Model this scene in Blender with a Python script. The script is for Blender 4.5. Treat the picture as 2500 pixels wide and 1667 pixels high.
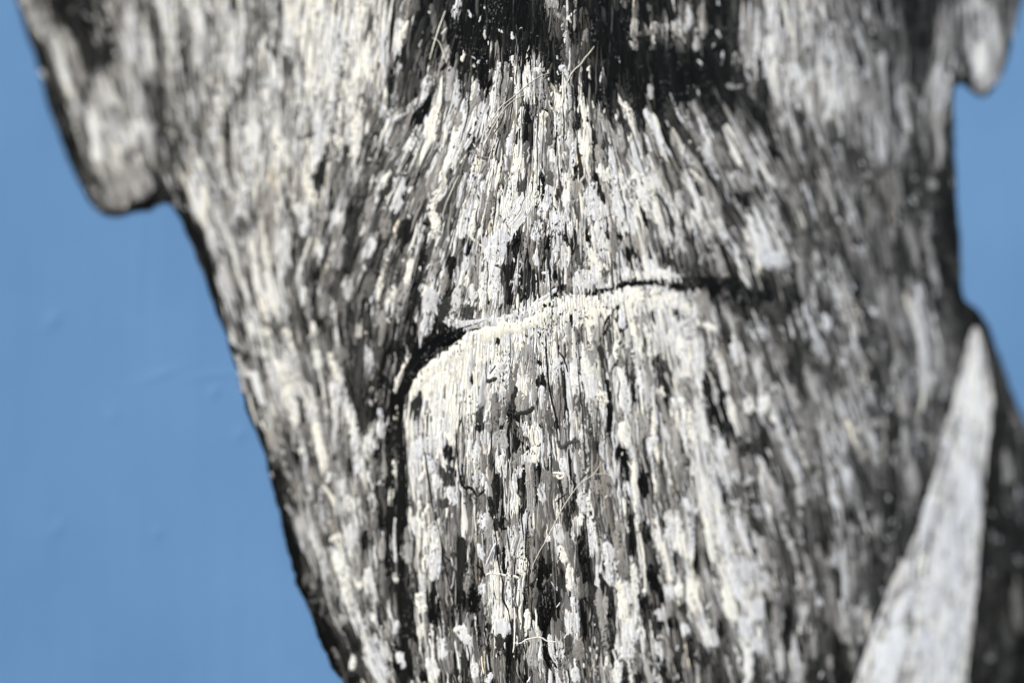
import bpy, math
import numpy as np

# ---------------------------------------------------------------- reset
for o in list(bpy.data.objects):
    bpy.data.objects.remove(o)
scene = bpy.context.scene
COL = scene.collection
RNG = np.random.default_rng(20)

# ---------------------------------------------------------------- camera
W, H = 2500.0, 1667.0                 # layout units of the painted surface
FOCAL, SENSOR = 85.0, 36.0
YAW = math.radians(35.0)              # camera stands to the left of the painting
DIST = 1.06                           # metres to the sharp strip of paint
CAM_P = np.array([-math.sin(YAW) * DIST, -math.cos(YAW) * DIST, 0.0])
cam_d = bpy.data.cameras.new('camera')
cam = bpy.data.objects.new('camera', cam_d)
COL.objects.link(cam)
cam.location = CAM_P
cam.rotation_euler = (math.radians(90), 0, -YAW)
cam_d.lens, cam_d.sensor_width = FOCAL, SENSOR
cam_d.clip_start, cam_d.clip_end = 0.01, 200
cam_d.dof.use_dof = True
cam_d.dof.focus_distance = DIST * 1.004
cam_d.dof.aperture_fstop = 2.05
cam_d.dof.aperture_blades = 0
scene.camera = cam

# ---------------------------------------------------------------- sky and sun
SUN_DIR = np.array([-0.62, -0.52, 0.60])          # towards the sun
SUN_DIR /= np.linalg.norm(SUN_DIR)
world = bpy.data.worlds.new('World')
scene.world = world
world.use_nodes = True
wn = world.node_tree
sky = wn.nodes.new('ShaderNodeTexSky')
sky.sky_type = 'NISHITA'
sky.sun_disc = False
sky.sun_elevation = math.asin(SUN_DIR[2])
sky.sun_rotation = math.atan2(SUN_DIR[0], SUN_DIR[1])
bg = wn.nodes['Background']
bg.inputs['Strength'].default_value = 0.10
wn.links.new(sky.outputs['Color'], bg.inputs['Color'])
sun_d = bpy.data.lights.new('sun', 'SUN')
sun_d.energy = 3.4
sun_d.angle = math.radians(0.6)
sun_d.color = (1.0, 0.955, 0.89)
sun = bpy.data.objects.new('sun', sun_d)
COL.objects.link(sun)
sun.rotation_euler = (math.acos(SUN_DIR[2]), 0, math.atan2(SUN_DIR[1], SUN_DIR[0]) + math.pi / 2)
sun.location = (-2, -2, 2)
scene.view_settings.view_transform = 'Standard'
scene.view_settings.look = 'None'
scene.view_settings.gamma = 1.0
scene.view_settings.exposure = 0.66
scene.render.engine = 'CYCLES'
scene.render.resolution_x, scene.render.resolution_y = 1024, 682

# ---------------------------------------------------------------- helpers
_c, _s = math.cos(YAW), math.sin(YAW)
RIGHT = np.array([_c, -_s, 0.0]); FWD = np.array([_s, _c, 0.0]); UP = np.array([0, 0, 1.0])

def surf(u, v, h):
    """layout coordinates on the wall (u right, v down) + height of paint -> metres"""
    u = np.asarray(u, float); v = np.asarray(v, float)
    k = SENSOR / FOCAL / W
    a = (u - W / 2) * k; b = -(v - H / 2) * k
    d = FWD[None, :] + a.reshape(-1, 1) * RIGHT[None, :] + b.reshape(-1, 1) * UP[None, :]
    t = (-CAM_P[1]) / d[:, 1]
    p = CAM_P[None, :] + d * t[:, None]
    p[:, 1] = -np.broadcast_to(np.asarray(h, float).reshape(-1), p[:, 1].shape)
    return p

def lin(c):
    c = np.asarray(c, float) / 255.0
    return np.where(c <= 0.04045, c / 12.92, ((c + 0.055) / 1.055) ** 2.4)

def mesh_obj(name, co, faces, parent=None, mat=None, colors=None, smooth=True):
    """co Nx3, faces Mx4 (or list of tuples)"""
    me = bpy.data.meshes.new(name)
    if isinstance(faces, np.ndarray):
        n = faces.shape[1]
        me.vertices.add(len(co)); me.vertices.foreach_set('co', np.ascontiguousarray(co, np.float32).ravel())
        me.loops.add(faces.size); me.loops.foreach_set('vertex_index', faces.astype(np.int32).ravel())
        me.polygons.add(len(faces))
        me.polygons.foreach_set('loop_start', np.arange(0, faces.size, n, dtype=np.int32))
        me.polygons.foreach_set('loop_total', np.full(len(faces), n, np.int32))
        me.update(calc_edges=True)
    else:
        me.from_pydata([tuple(p) for p in co], [], faces)
    if smooth:
        me.polygons.foreach_set('use_smooth', np.ones(len(me.polygons), bool))
    if colors is not None:
        at = me.color_attributes.new('pigment', 'FLOAT_COLOR', 'POINT')
        at.data.foreach_set('color', np.ascontiguousarray(colors, np.float32).ravel())
    me.validate(); me.update()
    if mat: me.materials.append(mat)
    o = bpy.data.objects.new(name, me)
    COL.objects.link(o)
    if parent: o.parent = parent
    return o

def in_poly(poly, x, y):
    poly = np.asarray(poly, float); x = np.asarray(x, float); y = np.asarray(y, float)
    ins = np.zeros(x.shape, bool); j = len(poly) - 1
    for i in range(len(poly)):
        xi, yi = poly[i]; xj, yj = poly[j]
        if yi != yj:
            c = ((yi > y) != (yj > y)) & (x < (xj - xi) * (y - yi) / (yj - yi) + xi)
            ins ^= c
        j = i
    return ins

# ---------------------------------------------------------------- materials
def nodes_of(name):
    m = bpy.data.materials.new(name); m.use_nodes = True
    nt = m.node_tree; return m, nt, nt.nodes['Principled BSDF']

def paint_material():
    m, nt, bs = nodes_of('oil_paint'); N = nt.nodes.new; L = nt.links.new
    at = N('ShaderNodeAttribute'); at.attribute_name = 'pigment'
    tc = N('ShaderNodeTexCoord')
    mp = N('ShaderNodeMapping'); mp.inputs['Scale'].default_value = (900, 900, 120)
    L(tc.outputs['Object'], mp.inputs['Vector'])
    n1 = N('ShaderNodeTexNoise'); n1.inputs['Scale'].default_value = 1.0; n1.inputs['Detail'].default_value = 3
    L(mp.outputs['Vector'], n1.inputs['Vector'])                   # bristle streaks along the stroke
    n2 = N('ShaderNodeTexNoise'); n2.inputs['Scale'].default_value = 420; n2.inputs['Detail'].default_value = 4
    L(tc.outputs['Object'], n2.inputs['Vector'])                   # unevenly mixed pigment
    mr = N('ShaderNodeMapRange'); mr.inputs['From Min'].default_value = 0.3; mr.inputs['From Max'].default_value = 0.7
    mr.inputs['To Min'].default_value = 0.84; mr.inputs['To Max'].default_value = 1.08
    L(n2.outputs['Fac'], mr.inputs['Value'])
    mr1 = N('ShaderNodeMapRange'); mr1.inputs['From Min'].default_value = 0.3; mr1.inputs['From Max'].default_value = 0.7
    mr1.inputs['To Min'].default_value = 0.85; mr1.inputs['To Max'].default_value = 1.07
    L(n1.outputs['Fac'], mr1.inputs['Value'])
    mu = N('ShaderNodeMath'); mu.operation = 'MULTIPLY'
    L(mr.outputs['Result'], mu.inputs[0]); L(mr1.outputs['Result'], mu.inputs[1])
    vm = N('ShaderNodeVectorMath'); vm.operation = 'SCALE'
    L(at.outputs['Color'], vm.inputs[0]); L(mu.outputs['Value'], vm.inputs['Scale'])
    # where the brush skipped, specks of the dark ground show in pale paint and pale specks in dark paint
    mp3 = N('ShaderNodeMapping'); mp3.inputs['Scale'].default_value = (1, 1, 0.62)
    L(tc.outputs['Object'], mp3.inputs['Vector'])
    n3 = N('ShaderNodeTexNoise'); n3.inputs['Scale'].default_value = 1000; n3.inputs['Detail'].default_value = 2.5; n3.inputs['Roughness'].default_value = .55
    n4 = N('ShaderNodeTexNoise'); n4.inputs['Scale'].default_value = 85; n4.inputs['Detail'].default_value = 2
    L(mp3.outputs['Vector'], n3.inputs['Vector']); L(mp3.outputs['Vector'], n4.inputs['Vector'])
    th = N('ShaderNodeMapRange'); th.inputs['From Min'].default_value = .42; th.inputs['From Max'].default_value = .68
    th.inputs['To Min'].default_value = .72; th.inputs['To Max'].default_value = .535
    L(n4.outputs['Fac'], th.inputs['Value'])
    df = N('ShaderNodeMath'); df.operation = 'SUBTRACT'; L(n3.outputs['Fac'], df.inputs[0]); L(th.outputs['Result'], df.inputs[1])
    sm = N('ShaderNodeMapRange'); sm.interpolation_type = 'SMOOTHSTEP'; sm.inputs['From Min'].default_value = 0; sm.inputs['From Max'].default_value = .03
    L(df.outputs['Value'], sm.inputs['Value'])
    lum = N('ShaderNodeRGBToBW'); L(at.outputs['Color'], lum.inputs['Color'])
    ramp = N('ShaderNodeValToRGB'); ramp.color_ramp.elements[0].position = .03; ramp.color_ramp.elements[1].position = .30
    ramp.color_ramp.elements[0].color = (.10, .10, .095, 1); ramp.color_ramp.elements[1].color = (.028, .027, .025, 1)
    L(lum.outputs['Val'], ramp.inputs['Fac'])
    mx = N('ShaderNodeMix'); mx.data_type = 'RGBA'
    L(sm.outputs['Result'], mx.inputs['Factor']); L(vm.outputs['Vector'], mx.inputs['A']); L(ramp.outputs['Color'], mx.inputs['B'])
    L(mx.outputs['Result'], bs.inputs['Base Color'])
    bp = N('ShaderNodeBump'); bp.inputs['Strength'].default_value = 0.22; bp.inputs['Distance'].default_value = 0.0002
    L(n1.outputs['Fac'], bp.inputs['Height']); L(bp.outputs['Normal'], bs.inputs['Normal'])
    bs.inputs['Roughness'].default_value = 0.46
    bs.inputs['Specular IOR Level'].default_value = 0.12
    return m

def wall_material():
    m, nt, bs = nodes_of('blue_wall_paint'); N = nt.nodes.new; L = nt.links.new
    tc = N('ShaderNodeTexCoord')
    n1 = N('ShaderNodeTexNoise'); n1.inputs['Scale'].default_value = 7; n1.inputs['Detail'].default_value = 6; n1.inputs['Roughness'].default_value = .55
    mp = N('ShaderNodeMapping'); mp.inputs['Scale'].default_value = (130, 130, 9)       # upright roller and brush marks
    L(tc.outputs['Object'], mp.inputs['Vector'])
    n2 = N('ShaderNodeTexNoise'); n2.inputs['Scale'].default_value = 1; n2.inputs['Detail'].default_value = 4
    n3 = N('ShaderNodeTexNoise'); n3.inputs['Scale'].default_value = 260; n3.inputs['Detail'].default_value = 3
    L(tc.outputs['Object'], n1.inputs['Vector']); L(mp.outputs['Vector'], n2.inputs['Vector']); L(tc.outputs['Object'], n3.inputs['Vector'])
    s1 = N('ShaderNodeMath'); s1.operation = 'MULTIPLY_ADD'; s1.inputs[1].default_value = .2
    L(n2.outputs['Fac'], s1.inputs[0]); L(n1.outputs['Fac'], s1.inputs[2])
    cr = N('ShaderNodeValToRGB')
    cr.color_ramp.elements[0].position = 0.4; cr.color_ramp.elements[1].position = 0.8
    cr.color_ramp.elements[0].color = (0.091, 0.203, 0.386, 1)
    cr.color_ramp.elements[1].color = (0.120, 0.246, 0.447, 1)
    L(s1.outputs['Value'], cr.inputs['Fac']); L(cr.outputs['Color'], bs.inputs['Base Color'])
    s2 = N('ShaderNodeMath'); s2.operation = 'MULTIPLY_ADD'; s2.inputs[1].default_value = .25
    L(n3.outputs['Fac'], s2.inputs[0]); L(n2.outputs['Fac'], s2.inputs[2])
    bp = N('ShaderNodeBump'); bp.inputs['Strength'].default_value = 0.2; bp.inputs['Distance'].default_value = 0.0005
    L(s2.outputs['Value'], bp.inputs['Height']); L(bp.outputs['Normal'], bs.inputs['Normal'])
    bs.inputs['Roughness'].default_value = 0.36
    bs.inputs['Specular IOR Level'].default_value = 0.55
    return m

def bristle_material(name, rgb):
    m, nt, bs = nodes_of(name); N = nt.nodes.new; L = nt.links.new
    tc = N('ShaderNodeTexCoord'); n = N('ShaderNodeTexNoise'); n.inputs['Scale'].default_value = 160
    L(tc.outputs['Object'], n.inputs['Vector'])
    cr = N('ShaderNodeValToRGB')
    cr.color_ramp.elements[0].color = (*[c * 0.7 for c in rgb], 1); cr.color_ramp.elements[1].color = (*rgb, 1)
    L(n.outputs['Fac'], cr.inputs['Fac']); L(cr.outputs['Color'], bs.inputs['Base Color'])
    bs.inputs['Roughness'].default_value = 0.45
    return m

M_PAINT, M_WALL = paint_material(), wall_material()
M_PALE, M_DARK = bristle_material('pale_bristle', (0.72, 0.69, 0.6)), bristle_material('dark_bristle', (0.03, 0.028, 0.025))

# ---------------------------------------------------------------- outlines on the wall
LEFT_EDGE = [(40,0),(60,60),(90,150),(112,222),(130,280),(165,370),(190,430),(215,485),(240,515),(275,528),(310,522),(340,507),(372,497),(401,492),
             (417,491),(460,577),(483,635),(507,699),(521,736),(555,821),(561,850),(580,903),(601,993),(622,1047),(652,1121),(665,1188),(683,1243),
             (687,1261),(703,1316),(727,1407),(756,1484),(791,1569),(820,1630),(839,1665),(880,1780)]
RIGHT_EDGE = [(2545,1120),(2500,1027),(2474,966),(2445,886),(2413,796),(2380,747),(2355,738),(2347,695),(2342,550),(2332,417),(2330,346),(2328,239),
              (2330,202),(2346,200),(2367,218),(2388,239),(2410,234),(2436,197),(2460,144),(2476,74),(2495,0),(2500,-120)]
FACE = [(10,-120)] + LEFT_EDGE + [(2620,1780),(2620,1300)] + RIGHT_EDGE
EAR_L = [(10,-120)] + [p for p in LEFT_EDGE if p[1] <= 530 and p[0] <= 401] + [(396,440),(375,330),(350,260),(330,180),(300,100),(270,0),(260,-120)]
EAR_R = [(2330,202),(2346,200),(2367,218),(2388,239),(2410,234),(2436,197),(2460,144),(2476,74),(2495,0),(2500,-120),(2372,-120),(2365,0),(2345,130)]
COLLAR = [(2378,790),(2392,800),(2410,880),(2425,965),(2418,1060),(2408,1130),(2395,1300),(2382,1450),(2365,1600),(2350,1780),(2050,1780),(2085,1667),(2135,1530),
          (2180,1420),(2225,1330),(2262,1222),(2300,1090),(2330,960),(2360,850)]
JACKET = [(2355,738),(2380,747),(2413,796),(2445,886),(2474,966),(2500,1027),(2545,1120),(2620,1300),(2620,1780),(2350,1780),(2365,1600),(2382,1450),(2395,1300),
          (2408,1130),(2418,1060),(2425,965),(2410,880),(2392,800),(2378,790)]
NOSE = [(985,-120),(1830,-120),(1800,150),(1880,300),(1700,275),(1500,255),(1380,170),(1100,150),(1040,240),(985,250)]
LIP = [(960,300),(1040,240),(1100,150),(1380,170),(1500,255),(1700,275),(1880,300),(1850,690),(1640,685),(1400,715),(1180,785),(1000,840),(900,800),(880,600)]
CHIN = [(960,1000),(1010,920),(1090,840),(1180,795),(1400,725),(1640,690),(1720,760),(1760,1000),(1790,1300),(1800,1780),(1000,1780),(960,1300)]
# ---------------------------------------------------------------- the larger brush strokes, one by one
# T x0 y0 scale : origin of a patch of the painting;  then  tone width x,y x,y ... in patch units
STROKES = """
T 0 0 3.76
6 130 230,-20 300,120 350,280;1 60 240,205 255,225;1 100 370,400 430,560 500,760 560,960 640,1160 720,1400 770,1540;0 60 500,800 560,980 650,1200 720,1420;7 40 385,650 420,720
7 110 420,180 470,260;8 90 500,360 540,520 590,680;6 120 600,300 680,560 760,740;8 110 570,620 640,800;9 90 620,760 680,930
0 130 490,-20 520,120;0 240 760,0 790,150 790,260;0 130 800,330 800,560;2 100 810,400 830,700;0 130 990,380 980,600;5 60 680,60 650,110;5 60 860,0 890,120 920,210;6 60 900,300 880,390;5 130 1040,0 1060,150 1090,280;5 70 970,500 960,550
8 120 1160,60 1200,200 1200,400 1210,560;7 110 1330,350 1370,500 1400,620;1 50 1250,0 1330,80;1 60 1390,50 1410,200 1450,420 1500,600;8 160 1510,0 1540,160 1560,300;7 110 1600,400 1560,560 1600,620;3 80 1690,60 1690,250 1700,330;8 120 1830,60 1800,250 1820,420
6 170 960,780 1000,700 1080,640 1180,700;7 140 1150,720 1230,850 1320,930;8 110 990,780 970,870 1080,930;1 70 780,820 800,970 800,1000;6 60 830,820 850,900;6 200 920,930 960,1080;1 50 1040,980 1060,1050 1010,1110;4 50 1060,870 1220,940 1340,970;6 80 1150,940 1220,1040
9 110 820,1070 880,1220 890,1400 910,1500;7 200 1000,1200 1000,1300;8 70 1050,1180 1080,1220;8 170 1330,1150 1200,1280 1140,1300;7 150 1330,1150 1350,1400;9 70 1070,1330 1100,1440;5 160 1240,1380 1230,1500
2 100 1350,780 1390,900;2 130 1450,1000 1480,1150 1480,1300;1 60 1620,1120 1660,1240;4 150 1790,1150 1820,1300;7 60 1640,1040 1700,1160;9 110 1800,1460 1850,1560;1 60 1560,1380 1580,1568
T 0 0 2.767
6 200 740,1100 800,1280 850,1340;6 170 940,1000 930,1200 900,1300;0 110 1060,1200 1070,1310 960,1380 880,1395;1 70 600,1150 700,1280 770,1370;5 60 640,1230 690,1360 780,1420 850,1420;9 60 760,1100 830,1180
T 500 0 3.76
9 170 990,0 970,200 950,400 980,600;9 100 930,640 940,900;8 300 1200,200 1200,500 1180,700;9 90 1390,180 1410,450 1400,720;8 130 280,250 300,500 260,700;8 110 200,60 220,180;9 50 640,150 630,260 480,460;6 160 590,120 570,280 600,330;6 90 400,150 400,350;4 160 400,720 440,950 430,1050;6 130 450,950 460,1090;3 130 650,480 720,560 780,640
0 40 480,820 570,780;1 50 330,1080 390,1140;0 70 210,1050 200,1250 210,1560;0 40 110,1225 200,1230;1 60 620,480 690,440;2 50 680,40 690,240;3 60 400,350 400,520;9 60 560,820 590,960 560,1040;8 120 470,1130 470,1250 430,1400;9 90 620,1120 690,1280 740,1500;8 90 290,1230 310,1330;9 110 160,850 130,1000;6 100 740,1100 800,1300 860,1460;5 70 930,1080 960,1180;1 60 870,1270 1000,1230
8 180 1060,1100 1040,1400 1030,1560;9 80 1010,1330 950,1280;9 90 1220,1250 1230,1350;2 80 1300,1350 1280,1500 1270,1568;4 50 1500,180 1490,320;5 50 1510,830 1500,950 1500,1080;5 70 1710,500 1740,640;1 70 1760,520 1720,740 1700,1000;3 80 1830,680 1790,900;8 80 1620,950 1640,1060;9 50 1790,200 1790,460;9 40 1870,200 1800,320;1 160 1860,420 1870,560;3 170 1850,700 1830,950;8 40 1640,1230 1700,1130 1850,1040;5 150 1840,1180 1700,1400;1 50 1490,1480 1590,1500;9 90 1400,1180 1370,1440;1 40 1205,1080 1215,1110;2 45 870,590 910,720
9 110 820,60 800,200;8 120 750,250 800,420;8 110 640,620 700,800;6 120 800,760 790,960;8 90 1640,300 1650,600;9 70 1480,400 1500,720;8 120 60,1180 90,1300;8 110 120,1450 140,1560;9 60 1690,1100 1620,1300
T 1000 0 3.76
3 80 50,0 60,90;0 120 120,60 70,350;0 260 420,150 420,400 400,560;0 300 650,80 640,300 620,520;0 420 950,60 950,200;1 200 850,330 1000,400;0 160 650,560 680,760 690,850;0 200 1200,250 1300,330;1 200 1250,400 1300,520;0 250 1700,200 1750,500;0 250 1650,800 1750,950;0 120 230,450 200,640;4 60 200,50 230,190 215,300;5 45 310,200 315,350 330,500;6 50 300,560 350,440 350,600;5 40 60,400 20,560;4 60 70,480 120,640;3 90 40,700 60,850
8 60 440,10 410,110;8 30 540,100 560,160;9 22 690,65 691,78;8 25 690,280 690,360;9 26 800,270 850,300;9 22 1022,255 1022,270;8 30 740,380 740,480;9 38 500,470 480,560;9 30 585,600 590,615;8 25 640,560 620,580;8 30 935,300 940,360
6 100 1260,0 1350,60;4 140 1350,80 1400,180;5 50 1330,120 1440,200;8 22 1520,100 1450,170;6 60 1420,230 1430,270;5 60 1620,280 1610,380;3 160 1330,240 1370,310;3 50 1400,400 1440,600;3 150 1540,470 1520,560;8 16 1470,440 1465,600 1440,690;8 50 1360,660 1400,620 1450,690;8 24 1570,590 1575,660;9 40 1640,620 1650,650
8 70 830,590 790,760 750,950;6 100 860,640 840,780 820,960;4 90 930,780 900,900;6 50 880,580 900,680;8 55 985,590 980,760;8 60 1000,780 980,880;6 75 985,900 990,990;8 80 1090,620 1110,760 1120,900;8 40 1070,640 1065,940;9 40 1150,640 1230,650;6 35 1215,680 1195,960;8 40 950,520 950,600
6 120 380,640 370,760 340,900;9 100 320,720 290,860 230,960;8 55 420,700 430,820 420,940;6 50 270,640 240,720;8 100 180,720 120,870;4 70 140,800 180,830;8 90 130,920 60,960 0,1020;0 110 160,960 80,1020 60,1120;2 60 230,800 220,880;6 120 620,860 560,980 520,1040;9 55 550,870 560,920;3 90 500,720 540,800;9 70 590,760 590,830;4 90 370,930 330,1040;9 110 240,1000 190,1140 190,1270;8 70 340,1100 330,1190;8 80 520,1020 500,1130 480,1220;8 70 640,1080 590,1230;9 120 430,1240 400,1400 340,1520;8 100 60,1280 40,1400;6 90 460,1050 440,1150;6 90 300,1400 260,1500;0 50 560,1240 600,1290 540,1380;4 70 520,1400 500,1568
8 50 780,980 740,1100;5 120 860,1020 820,1150 740,1250;4 150 880,1130 860,1260;9 70 1040,1000 1020,1100 1000,1170;0 110 1090,980 1070,1100 1020,1240;5 60 1140,990 1120,1060;5 45 1130,1100 1150,1110;9 100 1230,1040 1200,1150 1190,1280;8 60 1280,930 1240,960;8 90 1220,1150 1190,1280 1190,1390;9 65 1400,800 1380,900 1360,990;8 60 1460,860 1430,950;8 90 1360,1060 1350,1140;6 80 1430,1060 1410,1250;3 80 1310,1200 1280,1320;9 60 1585,890 1600,1050 1620,1250 1600,1420 1620,1540;9 75 1615,1180 1600,1300;6 60 1660,1020 1710,1190;9 40 1650,930 1690,990;6 80 1750,1040 1800,1160 1850,1260;6 100 1740,1350 1740,1480;8 60 1850,1280 1860,1500;0 60 1690,1200 1700,1320;1 60 1560,1050 1540,1200
5 130 690,1270 660,1400 740,1400;4 110 1070,1320 1080,1500;9 80 640,1420 600,1560;8 60 930,1230 900,1420;9 110 990,1380 1000,1500 960,1568;8 45 870,1430 880,1560;1 50 1010,1200 980,1320;9 60 1310,1380 1320,1480;5 70 1290,1500 1300,1568;6 100 1400,1320 1410,1500;8 60 1500,1320 1500,1520;9 80 780,1500 800,1568
T 1500 0 3.76
0 400 150,300 100,700;0 400 450,550 400,850;0 300 750,500 800,750;0 200 950,100 950,450;1 300 1000,700 1200,950;0 260 250,90 450,110;1 200 900,900 950,1100;1 150 1250,1000 1400,1100
6 80 130,330 250,300 400,280;7 90 350,230 480,260 600,240;6 70 200,200 170,330;7 60 140,390 200,450;7 70 680,60 690,180 640,300;6 80 800,50 810,250 800,340;6 50 560,280 640,360;6 60 760,350 745,460;3 60 560,370 640,470;5 40 70,10 100,70;4 60 200,0 190,150;4 40 310,50 320,100;2 60 960,150 970,350;5 20 620,100 625,112
6 120 1200,60 1210,250 1220,450 1200,560;8 90 1340,110 1330,300 1315,540;9 90 1440,80 1450,350 1470,600;8 150 1650,100 1700,250 1780,400;8 100 1460,640 1470,760 1510,860;8 120 1600,600 1720,680 1720,840;6 100 1560,300 1560,560;6 100 1830,200 1840,600;7 90 1650,820 1700,950;6 120 1540,950 1530,1120;1 150 1650,1050 1750,1100;6 100 1830,800 1820,1050;6 100 1680,1200 1680,1330;3 120 1790,1350 1800,1500;5 30 1330,620 1260,780 1240,850 1370,980;7 35 1030,790 1160,800;6 50 1150,500 1110,540;1 130 1360,750 1370,930;0 80 1420,1350 1540,1480
9 70 100,950 150,1070 170,1180;8 80 280,1020 340,1130 420,1290 480,1420;8 100 180,1280 180,1450 260,1560;6 70 310,1100 350,1250 400,1400;6 90 30,1200 70,1380;8 50 300,1260 340,1380;7 60 330,790 330,900;6 60 540,1200 550,1330;7 70 650,1080 720,1220 800,1300;8 90 790,1080 830,1180 880,1300;8 90 840,1330 860,1480;6 60 740,960 780,1080;6 60 620,1360 640,1450;9 80 1030,1160 1080,1300 1150,1500;7 100 1120,1200 1220,1400 1300,1550;6 50 1010,970 1060,1080;6 80 1150,1030 1170,1110;8 40 1250,1230 1330,1380 1400,1500;6 70 1310,1210 1400,1320;6 60 1500,1340 1550,1400;5 80 960,1350 980,1500;0 70 440,1150 500,1350;2 70 680,1230 740,1400
T 2000 0 3.76
9 120 140,440 150,600 140,800 150,1000;8 160 270,560 280,750 310,950;8 110 10,400 20,700 40,900;7 120 400,880 430,1050;5 120 470,700 450,900 560,1100;6 120 580,480 590,700 600,900 590,1200;6 130 170,250 200,350;8 80 230,190 270,250;6 70 360,230 370,380;5 80 430,20 480,180 560,300;5 80 620,20 620,160;2 90 280,300 330,450 380,620;1 60 80,80 130,200;4 70 720,100 740,280;1 200 860,250 880,420;1 150 960,60 960,300;2 150 900,560 880,720;0 60 830,580 850,720 930,880;9 90 730,750 780,950 800,1150;6 90 840,800 890,940;1 80 650,600 650,800 690,1150
6 170 1150,120 1130,320 1110,560;4 140 1230,200 1220,420;7 160 1090,600 1070,760 1120,850;8 90 1170,800 1150,930;7 140 1060,1000 1100,1130;6 120 1080,1200 1110,1400 1060,1568;1 70 1200,1000 1200,1300 1205,1568;2 90 1290,440 1330,560 1380,660;1 130 900,1300 900,1500;1 70 890,1020 900,1130;7 200 1480,60 1550,200 1600,350;9 150 1480,420 1480,600 1500,660;6 180 1620,420 1600,620 1540,760;5 60 1290,580 1300,690;5 110 1410,740 1480,820;1 90 1430,850 1490,860;2 90 1670,20 1750,120;2 70 1740,150 1700,320;6 50 1790,60 1770,200;7 110 1290,80 1270,120;8 110 560,1340 590,1460;6 120 330,1300 300,1350;7 60 170,1330 210,1480;2 150 60,1220 140,1330;4 130 720,1400 760,1500
T 300 417 3.76
0 90 600,400 700,650 780,850 830,1040;1 90 530,180 560,350;0 60 850,1180 910,1350 970,1500;3 80 450,60 475,240;9 100 740,160 750,330 740,460;8 120 660,40 650,220 700,420;9 70 960,620 1020,720 1050,850 1090,1020 1130,1180;8 90 800,500 800,640 860,760;7 130 900,850 930,1000 980,1150;3 50 890,600 930,720 1000,830;3 40 1010,1000 1080,1100;6 100 960,1280 1010,1450;0 70 1060,1340 1090,1480 1120,1568;8 130 1190,1400 1210,1520;9 100 1310,740 1350,880;9 110 1350,940 1380,1150 1400,1380;9 80 1190,620 1180,740;9 70 1230,870 1230,920;8 120 1240,980 1250,1150;1 60 1160,930 1190,1160;1 30 1270,860 1330,910 1420,900
4 90 1080,420 1090,600;6 90 1030,200 990,380;8 110 1120,150 1110,240;6 120 1280,80 1330,200;4 140 1270,430 1300,560;8 150 1480,560 1470,800;4 100 1540,900 1530,1050;9 35 1730,590 1650,820 1600,1000 1590,1100;0 40 1490,150 1500,300 1560,440 1600,620;8 120 1600,330 1660,420;9 110 1700,60 1720,200 1780,300;8 110 1680,460 1650,580;9 130 1790,700 1800,760;1 110 1740,850 1790,980;8 100 1650,1080 1660,1180;1 90 1620,1190 1640,1400;8 70 1710,1250 1700,1330;5 140 1820,1150 1850,1300;9 60 1740,1390 1760,1500;0 40 1750,1080 1760,1240;1 45 1250,1350 1380,1470 1420,1560;1 30 1880,1130 1700,1240 1540,1370 1420,1470 1260,1568;9 90 1510,1470 1490,1520;0 40 1790,1330 1800,1500;8 80 1070,1370 1180,1300
T 800 417 3.76
3 110 60,120 90,230;6 100 400,260 370,420 300,560;5 110 540,400 520,600;8 110 400,640 360,780;8 80 260,20 270,120;1 80 330,240 220,430 200,560;2 110 560,90 530,260;8 130 660,80 640,220 620,360;8 70 740,150 760,190;5 140 860,150 780,300 720,420;9 90 1050,20 1060,160 980,280 960,340;9 100 960,380 990,500 960,600;8 100 860,520 840,640;0 70 880,470 950,500;1 60 860,560 870,580;6 100 960,60 940,160;3 120 1160,60 1080,230 1050,370;8 110 1350,40 1350,120;8 60 1430,100 1420,200;9 70 1340,180 1340,230;5 130 1450,180 1480,330 1420,450;5 150 1180,370 1150,470;9 90 1680,60 1690,200 1650,380;9 70 1620,280 1640,420;8 70 1540,310 1520,480;3 100 1790,100 1770,190;8 170 1830,260 1780,360 1700,480;8 100 1260,380 1230,520 1220,600;9 45 1370,280 1350,420;9 60 1330,450 1310,600;9 26 1310,600 1360,650 1410,690;0 80 1230,630 1280,660;4 80 1220,700 1220,770
8 200 1600,600 1560,680 1500,760;8 100 1530,800 1530,1000 1560,1180;8 90 1570,1140 1590,1220;0 80 1730,620 1720,700;1 150 1640,900 1660,1050;1 300 1790,1050 1800,1100;4 60 1640,900 1620,1120;8 80 1730,960 1700,1060;6 60 1370,740 1380,900;5 110 1340,900 1350,1080;8 70 1420,950 1420,1120 1420,1230;9 110 1260,990 1270,1040;8 55 1320,1050 1320,1180;8 90 1280,840 1240,900;8 60 1180,890 1170,1020;0 80 1150,800 1130,960;6 90 1000,860 980,980;8 90 980,930 980,1060;8 30 1080,760 1040,1000;8 150 950,1130 920,1280;8 90 1000,1160 1040,1290;8 110 930,1330 900,1480;9 50 960,1330 930,1450;6 70 1080,960 1050,1130;8 90 1190,1100 1160,1330 1180,1380;6 60 1230,1380 1220,1430;2 130 1080,1200 1050,1350;3 150 1270,1270 1260,1350;0 200 1100,1480 1000,1530;0 160 1380,1430 1250,1520;0 70 980,1340 920,1560
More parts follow.
